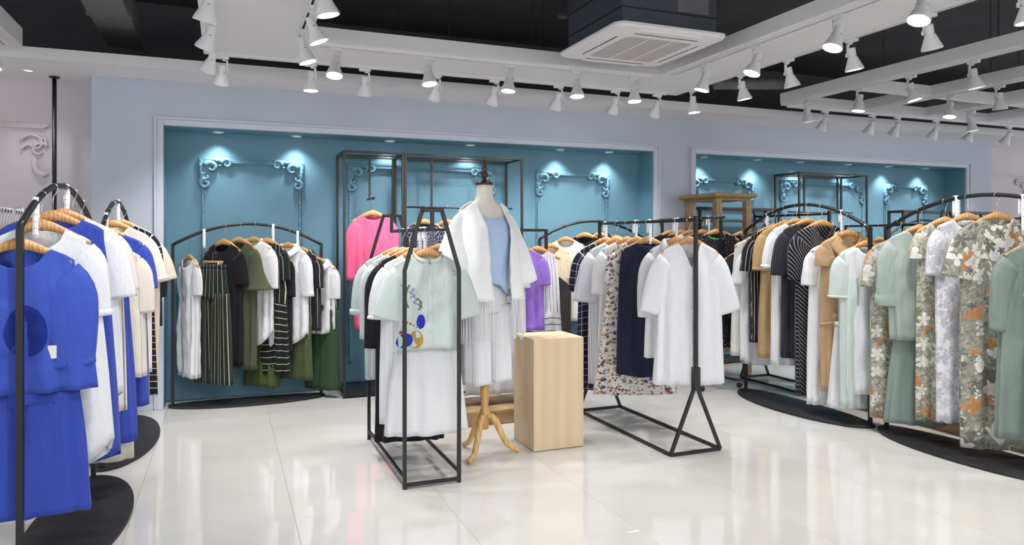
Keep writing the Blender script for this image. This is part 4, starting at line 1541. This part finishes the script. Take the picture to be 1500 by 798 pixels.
# rack on triangular feet
garment(R4, .055, -.28, 'tunic', 'long white pinstripe tunic with wide sleeves at the near post', 'tunic', .46, fabric((230, 231, 234), 'rib', p=.009), sw=.215, hw=.275, slv=.36, r0=.115, r1=.095, ang=58, bend=.05, lift=12, vee=True, nf=.17, neck=.075, placket=4, fold=.020)
garment(R4, .16, -.30, 'shirt', 'white open-collar shirt behind the pinstripe tunic', 'shirt', .62, fabric((226, 228, 232)), sw=.21, hw=.24, slv=.40, r0=.11, r1=.09, ang=66, col='shirt')
garment(R4, .44, -.36, 'dress', 'plain navy sleeveless long dress', 'dress', .42, fabric((32, 36, 58)), sw=.215, hw=.27, neck=.08, nf=.03, fold=.012, tail=.03)
garment(R4, .55, -.34, 'dress', 'white dress strewn with small coloured blossoms', 'dress', .26, fabric((218, 218, 214), 'ditsy', cols=((70, 60, 130), (150, 130, 70), (60, 60, 66), (170, 90, 80)), s=30, r=.42, den=.35), sw=.20, hw=.36, slv=.20, r0=.10, r1=.10, ang=58, fold=.02)
garment(R4, .665, -.32, 'dress', 'plain white short-sleeve long dress beside the blossom dress', 'dress', .29, fabric((220, 221, 224)), sw=.215, hw=.26, slv=.28, r0=.11, r1=.11, ang=60)
garment(R4, .785, -.32, 'shirt', 'grey and white fine-stripe long shirt with rounded sleeves', 'shirt', .28, fabric((224, 226, 232), 'vstripe', c1=(140, 144, 160), p=.010, w=.003), sw=.235, hw=.26, slv=.34, r0=.13, r1=.13, ang=52)
garment(R4, .92, -.32, 'dress', 'navy dress with white grid lines at the far post', 'dress', .20, fabric((34, 33, 54), 'grid', c1=(196, 188, 204), p=.055, w=.003), sw=.23, hw=.26, slv=.28, r0=.115, r1=.11, ang=54)
strap(R4, .43, 'white plastic strap above the navy sleeveless dress', .17, 0)
strap(R4, .58, 'white plastic strap above the blossom dress', .17, 0)
strap(R4, .18, 'white plastic strap next to the pinstripe tunic', .17, 0)
strap(R4, .93, 'white plastic strap above the white grid dress', .15, 0)

# platform rack
garment(R7, .93, -.25, 'dress', 'white sleeveless dress with brushed black lines', 'dress', .50, fabric((224, 225, 228), 'mixstripe', c1=(40, 40, 46), p=.042, w=.005, p2=.055, w2=.007, cut=.50), sw=.17, hw=.24, neck=.07, nf=.035, fold=.012, drop=.02)
garment(R7, .78, -.35, 'shirt', 'lilac purple short-sleeve tee behind the brushed-line dress', 'shirt', .70, fabric((150, 112, 206)), sw=.21, hw=.22, slv=.18, r0=.10, r1=.09, ang=52)
garment(R7, .64, -.35, 'dress', 'grey and white thin-stripe dress on the platform rack', 'dress', .20, fabric((216, 218, 226), 'vstripe', c1=(150, 152, 166), p=.012, w=.003), sw=.2, hw=.24, slv=.2)
garment(R7, .46, -.3, 'dress', 'grey tweed long dress behind the dress form', 'dress', .20, fabric((188, 188, 200), 'grid', c1=(222, 222, 230), p=.012, w=.004), sw=.2, hw=.23, slv=.2)
garment(R7, .31, -.2, 'shirt', 'deep purple tee beside the embroidered blouse', 'shirt', .78, fabric((102, 84, 196)), sw=.2, hw=.22, slv=.18)
garment(R7, .18, -.2, 'dress', 'white dress with black horizontal brush lines', 'dress', .22, fabric((222, 223, 228), 'hstripe', c1=(38, 38, 46), p=.075, w=.011), sw=.2, hw=.24, slv=.16)

# second arched rack in the long niche
garment(R8, .10, -.6, 'dress', 'beige and charcoal colour-block dress', 'dress', .45, fabric((212, 198, 172), 'block', c1=(52, 50, 50), cut=.24, slant=-.5), sw=.215, hw=.24, slv=.2, r0=.1, r1=.1, ang=56)
garment(R8, .24, -.6, 'shirt', 'off-white tee behind the colour-block dress', 'shirt', .6, fabric((222, 220, 214)), sw=.21, hw=.23, slv=.2)
garment(R8, .42, -.6, 'shirt', 'black tee at the crown of the niche rack beside the pillar', 'shirt', .6, fabric((28, 28, 32)), sw=.21, hw=.23, slv=.2)
garment(R8, .56, -.6, 'shirt', 'black collared shirt on the niche rack beside the pillar', 'shirt', .6, fabric((34, 34, 40)), sw=.21, hw=.23, slv=.3, col='shirt')
garment(R8, .72, -.6, 'blouse', 'cobalt blouse on the niche rack beside the pillar', 'blouse', .6, fabric((48, 64, 140)), sw=.2, hw=.23, slv=.2)
garment(R8, .88, -.6, 'blouse', 'ivory blouse on the niche rack beside the pillar', 'blouse', .6, fabric(OFF), sw=.2, hw=.23, slv=.2)

# rolling rack
garment(R9, .10, -.45, 'dress', 'black dress scattered with tiny blossoms and a green neckline', 'dress', .40, fabric((32, 30, 34), 'ditsy', cols=((190, 186, 196), (150, 90, 110), (120, 130, 170)), s=42, r=.22, den=.35), sw=.21, hw=.25, neck=.09, nf=.05,
        col='ring', cmat=fabric((58, 160, 90)), fold=.01)
garment(R9, .30, -.4, 'blouse', 'bottle green blouse on the rolling rack', 'blouse', .85, fabric((18, 78, 60)), sw=.215, hw=.23, slv=.22, r0=.1, r1=.09, ang=58)
garment(R9, .48, -.4, 'blouse', 'soft white blouse on the rolling rack', 'blouse', .60, fabric((222, 222, 228)), sw=.21, hw=.27, slv=.3)
garment(R9, .64, -.4, 'blouse', 'charcoal blouse on the rolling rack', 'blouse', .62, fabric((44, 44, 50)), sw=.21, hw=.23, slv=.3)
garment(R9, .82, -.4, 'dress', 'black long dress last on the rolling rack', 'dress', .3, fabric((24, 24, 28)), sw=.21, hw=.24, slv=.2)
strap(R9, .22, 'white plastic strap on the rail of the rolling rack', .16, 0)

# arched rack with the tan coat (0 = far end)
YB = -.36
garment(R5, .0, YB, 'jacket', 'small black leather-look jacket at the far post', 'jacket', .80, fabric((38, 38, 44), rough=.45), sw=.19, hw=.2, slv=.36, r0=.09, r1=.07, ang=70, hang=True, drop=.06, dx=-.03)
garment(R5, .085, YB, 'dress', 'ivory sleeveless dress next to the leather-look jacket', 'dress', .36, fabric((222, 220, 213), 'linen'), sw=.20, hw=.25, neck=.09, nf=.04, fold=.012)
garment(R5, .17, YB, 'shirt', 'white tee with a scribbled print hung low', 'shirt', .30, fabric((226, 227, 230)), sw=.215, hw=.25, slv=.22, r0=.11, r1=.11, ang=50, drop=.12, print_=(-.25, .55, .12, .30, SCRIPT), tail=.05)
garment(R5, .27, YB, 'dress', 'black dress with broken white stripes and short sleeves', 'dress', .52, fabric((28, 27, 32), 'mixstripe', c1=(206, 200, 204), p=.030, w=.003, p2=.03, w2=.003, cut=3), sw=.235, hw=.245, slv=.24, r0=.12, r1=.12, ang=54, neck=.085)
garment(R5, .365, YB, 'dress', 'plain tan short-sleeve dress behind the coat', 'dress', .40, fabric((182, 150, 108), 'linen'), sw=.225, hw=.24, slv=.27, r0=.11, r1=.10, ang=58, cuff=.03)
garment(R5, .46, YB, 'dress', 'long white tee with turned-up sleeves', 'dress', .36, fabric((224, 225, 229)), sw=.22, hw=.25, slv=.26, r0=.115, r1=.11, ang=54, cuff=.03, nf=.06)
garment(R5, .555, YB, 'dress', 'black fine-rib dress with loose sleeves', 'dress', .44, fabric((32, 31, 38), 'vstripe', c1=(92, 90, 102), p=.014, w=.002), sw=.23, hw=.25, slv=.30, r0=.13, r1=.125, ang=54)
garment(R5, .66, YB, 'dress', 'black wrap dress with slanting white stripes', 'dress', .17, fabric((26, 25, 31), 'diag', c1=(196, 192, 200), p=.036, w=.0035), sw=.225, hw=.24, slv=.32, r0=.115, r1=.10, ang=62, vee=True, nf=.14)
garment(R5, .755, YB, 'shirt', 'long plain white shirt just behind the tan coat', 'shirt', .11, fabric(WH), sw=.21, hw=.24, slv=.22, r0=.10, r1=.10, ang=58, drop=.12)
garment(R5, .855, YB - .05, 'coat', 'tan trench coat with wide lapels and short sleeves', 'coat', .24, fabric(TAN, 'linen'), sw=.225, hw=.235, slv=.10, r0=.12, r1=.115, ang=72, vee=True, nf=.14, col='coat', lapel=1, placket=3, pocket=3, belt=.55)
lower(4.61, 4.24, YB, 'skirt', 'white long skirt below the tan coat', 'skirt', .8, .13, fabric((222, 223, 227)), .16, .22, .05, False, .01)
garment(R5, .975, YB, 'cardigan', 'pale mint open cardigan over a white top', 'cardigan', .15, fabric((196, 206, 202), 'linen'), sw=.225, hw=.24, slv=.26, r0=.12, r1=.115, ang=64, gap=.32, neck=.09, nf=.05, cuff=.02)
garment(R5, .985, YB, 'blouse', 'white waffle top inside the mint cardigan', 'blouse', .26, fabric((218, 220, 224), 'grid', c1=(206, 210, 216), p=.012, w=.004), sw=.19, hw=.20, neck=.08, nf=.06, t=.036, hang=False)
strap(R5, .20, 'white perforated strap above the scribble-print tee', .17, -.4)
strap(R5, .80, 'white perforated strap next to the tan coat', .17, -.4)

# arched rack with sage and floral clothes
YC = -.50
garment(R6, .075, YC, 'dress', 'grey and orange leaf-print dress with a white yoke', 'dress', .11, fabric((182, 180, 166), 'floral', **FLOR), sw=.21, hw=.24, slv=.22, r0=.115, r1=.11, ang=58, neck=.10, nf=.10)
garment(R6, .20, YC, 'blouse', 'sage green blouse with a full sleeve on the floral rack', 'blouse', .72, fabric((156, 167, 161), 'linen'), sw=.225, hw=.25, slv=.42, r0=.115, r1=.10, ang=66, bend=.2, vee=True, nf=.14, cuff=.09, dx=-.02)
lower(4.70, 3.74, YC, 'skirt', 'sage green long skirt under the full-sleeve blouse', 'skirt', .90, .11, fabric((130, 143, 138)), .17, .24, .05, False, .018, 9)
garment(R6, .325, YC, 'dress', 'orange-flowered slip dress behind the lace dress', 'dress', .17, fabric((176, 172, 156), 'floral', **FLOR), sw=.19, hw=.22, slv=.14, r0=.10, r1=.10, ang=60)
garment(R6, .435, YC, 'dress', 'white leafy lace dress with scalloped hem', 'dress', .20, fabric((222, 222, 226), 'ditsy', cols=((186, 186, 194), (200, 200, 206), (180, 180, 188)), s=13, r=.62, den=.15), sw=.21, hw=.23, slv=.26, r0=.11, r1=.10, ang=60)
garment(R6, .57, YC, 'dress', 'grey dress with large white flowers and orange leaves', 'dress', .08, fabric((160, 158, 142), 'floral', cols=((120, 120, 110), (224, 222, 216), (198, 140, 98), (226, 224, 220), (112, 110, 104)), s=6.0, r=.58, den=(.4, .35, .74, .5, .6)), sw=.235, hw=.25, slv=.25, r0=.125, r1=.125, ang=46, neck=.085, nf=.045)
garment(R6, .74, YC, 'dress', 'sage green long-sleeve linen dress hung low', 'dress', .20, fabric((128, 141, 134), 'linen'), sw=.205, hw=.26, slv=.42, r0=.11, r1=.09, ang=68, bend=.15, drop=.13, placket=5, nf=.05)
garment(R6, .90, YC, 'dress', 'plain white full-length dress at the near end of the floral rack', 'dress', .22, fabric((224, 226, 230)), sw=.215, hw=.26, slv=.22, r0=.12, r1=.12, ang=52)
strap(R6, .38, 'wide white perforated strap between the sage and lace clothes', .24, -.5, w=.034)
strap(R6, .68, 'wide white perforated strap above the large-flower dress', .24, -.5, w=.034)

# racks seen only in the gaps
for k, (t, c, nm) in enumerate(((.06, (34, 36, 52), 'navy'), (.24, (44, 42, 46), 'charcoal'), (.44, (150, 120, 60), 'ochre'), (.64, (30, 30, 34), 'black'), (.86, (60, 66, 52), 'dark olive'))):
    garment(R10, t, -.3, 'blouse', nm + ' blouse on the rack behind the striped dresses', 'blouse', .45, fabric(c), sw=.2, hw=.22, slv=.3, ang=62, t=.045)
for k, (t, c, nm) in enumerate(((.08, (40, 40, 46), 'black'), (.18, (212, 212, 218), 'pale grey'), (.29, (48, 62, 140), 'cobalt'), (.40, (228, 228, 232), 'white'), (.52, (120, 96, 110), 'mauve'), (.63, (224, 222, 226), 'off-white'), (.76, (200, 160, 168), 'rose'), (.90, (60, 44, 54), 'wine'))):
    garment(R11, t, -.35, 'blouse', nm + ' blouse on the straight rack behind the floral rack', 'blouse', .42, fabric(c), sw=.2, hw=.22, slv=.22, ang=60, t=.045)
for k, (t, c, nm) in enumerate(((.12, (34, 34, 40), 'black'), (.35, (60, 62, 48), 'moss'), (.6, (40, 44, 70), 'indigo'), (.85, (200, 200, 206), 'silver grey'))):
    garment(FD, t, -.4, 'shirt', nm + ' shirt in the low frame beside the pillar', 'shirt', .7, fabric(c), sw=.18, hw=.2, slv=.2, ang=64, t=.04)
for k, (t, c, nm) in enumerate(((.1, WH, 'white'), (.27, (46, 48, 70), 'navy'), (.45, (224, 224, 228), 'pale'), (.63, (40, 40, 44), 'black'), (.82, (170, 176, 190), 'grey blue'))):
    garment(FE, t, -.5, 'shirt', nm + ' shirt in the low frame of the far corner', 'shirt', .7, fabric(c), sw=.18, hw=.2, slv=.2, ang=64, t=.04)
for k, (t, c, nm) in enumerate(((.1, (46, 42, 48), 'black'), (.4, (214, 204, 208), 'blush'), (.7, (230, 230, 234), 'white'))):
    garment(RX, t, -.5, 'shirt', nm + ' shirt on the tapered rack by the pinkish end wall', 'shirt', .7, fabric(c), sw=.19, hw=.21, slv=.25, ang=62, t=.045)
for k, (t, c, nm) in enumerate(((.2, (228, 228, 232), 'white'), (.4, (52, 54, 74), 'slate'), (.62, (230, 226, 220), 'ivory'), (.82, (60, 60, 64), 'graphite'))):
    garment(RZ, t, -.55, 'shirt', nm + ' shirt on the arched rack of the second niche', 'shirt', .6, fabric(c), sw=.16, hw=.17, slv=.2, ang=64, t=.04)
hg_ = hg_used

# ------------------------------------------------------------------ dress form
MX, MY, MYAW = 1.625, 4.56, .34
df = thing('dress_form', 'linen dress form on a turned beech tripod stand', 'mannequin', (MX, MY, 0), MYAW)
prof = [(1.815, .050, .050), (1.79, .052, .052), (1.75, .055, .055), (1.715, .066, .060), (1.69, .095, .066), (1.665, .140, .072), (1.64, .168, .080), (1.60, .180, .088), (1.54, .178, .102),
        (1.46, .170, .118), (1.38, .158, .112), (1.30, .138, .098), (1.22, .122, .080), (1.14, .128, .060), (1.05, .130, .058), (.95, .12, .055), (.88, .10, .05), (.86, .08, .045)]
rows = []
for (z, hx, hy) in prof:
    rows.append([(sgp(cos(a), .92) * hx, sgp(sin(a), .92) * hy - (.012 if 1.3 < z < 1.56 else 0), z) for a in [2 * PI * k / 40 for k in range(40)]])
tm = MB().grid(rows, True, True)
tm.build('torso', M['linenform'], df, True, uvs=[(v[0] + v[1], v[2]) for v in tm.v])
cp = MB().lathe([(.048, 1.812), (.058, 1.816), (.060, 1.826), (.052, 1.834), (.030, 1.840), (.016, 1.848)], 24).build('neck_cap', M['cap'], df, True)
MB().lathe([(.014, 1.846), (.013, 1.86), (.022, 1.875), (.024, 1.89), (.014, 1.905), (.018, 1.918), (.019, 1.93), (.010, 1.95), (.012, 1.962), (.004, 1.985), (.0005, 1.99)], 16).build('finial', M['cap'], cp, True)
MB().lathe([(.020, .17), (.027, .172), (.027, .262), (.034, .268), (.036, .282), (.030, .296), (.024, .31), (.030, .42), (.033, .50), (.028, .555), (.022, .565), (.020, .60), (.020, .90)], 20).build('turned_pole', M['beech'], df, True)
for (lx, ly) in ((1.46, 4.385), (1.837, 4.504), (1.549, 4.757)):
    dx_, dy_ = lx - MX, ly - MY
    l = math.hypot(dx_, dy_)
    ux, uy = dx_ / l, dy_ / l
    c_, s_ = cos(-MYAW), sin(-MYAW)
    ux, uy = ux * c_ - uy * s_, ux * s_ + uy * c_
    pts = [(.015, .262), (.045, .255), (.075, .22), (.10, .165), (.125, .11), (.155, .062), (.19, .032), (l + .015, .018)]
    MB().tube([(ux * r, uy * r, z) for r, z in pts], [.016, .022, .024, .023, .021, .019, .018, .0155], 10).build('leg', M['beech'], df, True)

top = thing('camisole', 'pale blue top worn by the dress form under the fringed cardigan', 'top', (MX, MY, 0), MYAW)
rows, uv = [], []
tp = [(1.585, .120, .098), (1.54, .182, .112), (1.46, .180, .130), (1.38, .172, .128), (1.30, .160, .120), (1.22, .158, .118), (1.16, .164, .124)]
for q, (z, hx, hy) in enumerate(tp):
    row = []
    for k in range(48):
        a = 2 * PI * k / 48
        d = .004 * sin(11 * a + q)
        zz = z + (.02 * abs(cos(a)) if q == 0 else 0) - (.09 * max(0, cos(a - .25 * PI * 7)) ** 6 if q == len(tp) - 1 else 0)
        row.append((sgp(cos(a), .9) * (hx + d), sgp(sin(a), .9) * (hy + d) - .012, zz))
        uv.append((a * .15, z))
    rows.append(row)
MB().grid(rows, True).build('body', fabric((176, 198, 230)), top, True, solid=.002, uvs=uv)

cul = lower(MX, MY, MYAW + .05, 'culottes', 'white pleated culottes worn by the dress form', 'trousers', 1.21, .495, fabric((230, 231, 234), 'rib', p=.022), .152, .195, .125, True, .010)

cd = thing('fringed_cardigan', 'sheer white open cardigan with knotted fringe on the dress form', 'cardigan', (MX, MY, 0), MYAW)
SH = fabric((246, 247, 249), 'hstripe', c1=(250, 250, 250), p=.07, w=.012, sheer=.12)
b = Body(991, sw=.205, hw=.28, L=.66, t=.150, t00=.055, neck=.078, nf=.14, nb=.0, slope=.50, fold=.012, nfold=8, gap=.40, gclose=.55, z0=1.709, chest=.225)
mb, uv = b.mesh(64, 26)
mb.build('body', SH, cd, True, solid=.0015, uvs=uv)
for sd in (-1, 1):
    sm, suv, ring_ = sleeve_mesh(sd, (sd * .130, 0, 1.530), .42, .13, .185, 74, 40 + sd, .02, ty=.6, bend=.1)
    sm.build('sleeve', SH, cd, True, solid=.0015, uvs=suv)
kn, fr = MB(), MB()
for i in range(84):
    gv = b.gap * (1 - b.gclose)
    a = -PI / 2 + gv + (2 * PI - 2 * gv) * (i + .5) / 84
    p_ = b.p(a, .995)
    kn.lathe([(.001, .006), (.006, .003), (.006, -.005), (.001, -.009)], 6, p_)
    for q in range(2):
        dx_ = rr.uniform(-.008, .008)
        ln = .26 + rr.uniform(-.03, .03)
        fr.tube([p_ + Vector((dx_ * .3, 0, -.004)), p_ + Vector((dx_, .002, -ln * .5)), p_ + Vector((dx_ * 1.4, 0, -ln))], .0026, 4, False)
tag(kn.build('knots', M['plastic'], cd, True), kind='stuff')
tag(fr.build('fringe', fabric((230, 230, 232)), cd, True, uvs=[(0, 0)] * len(fr.v)), kind='stuff')
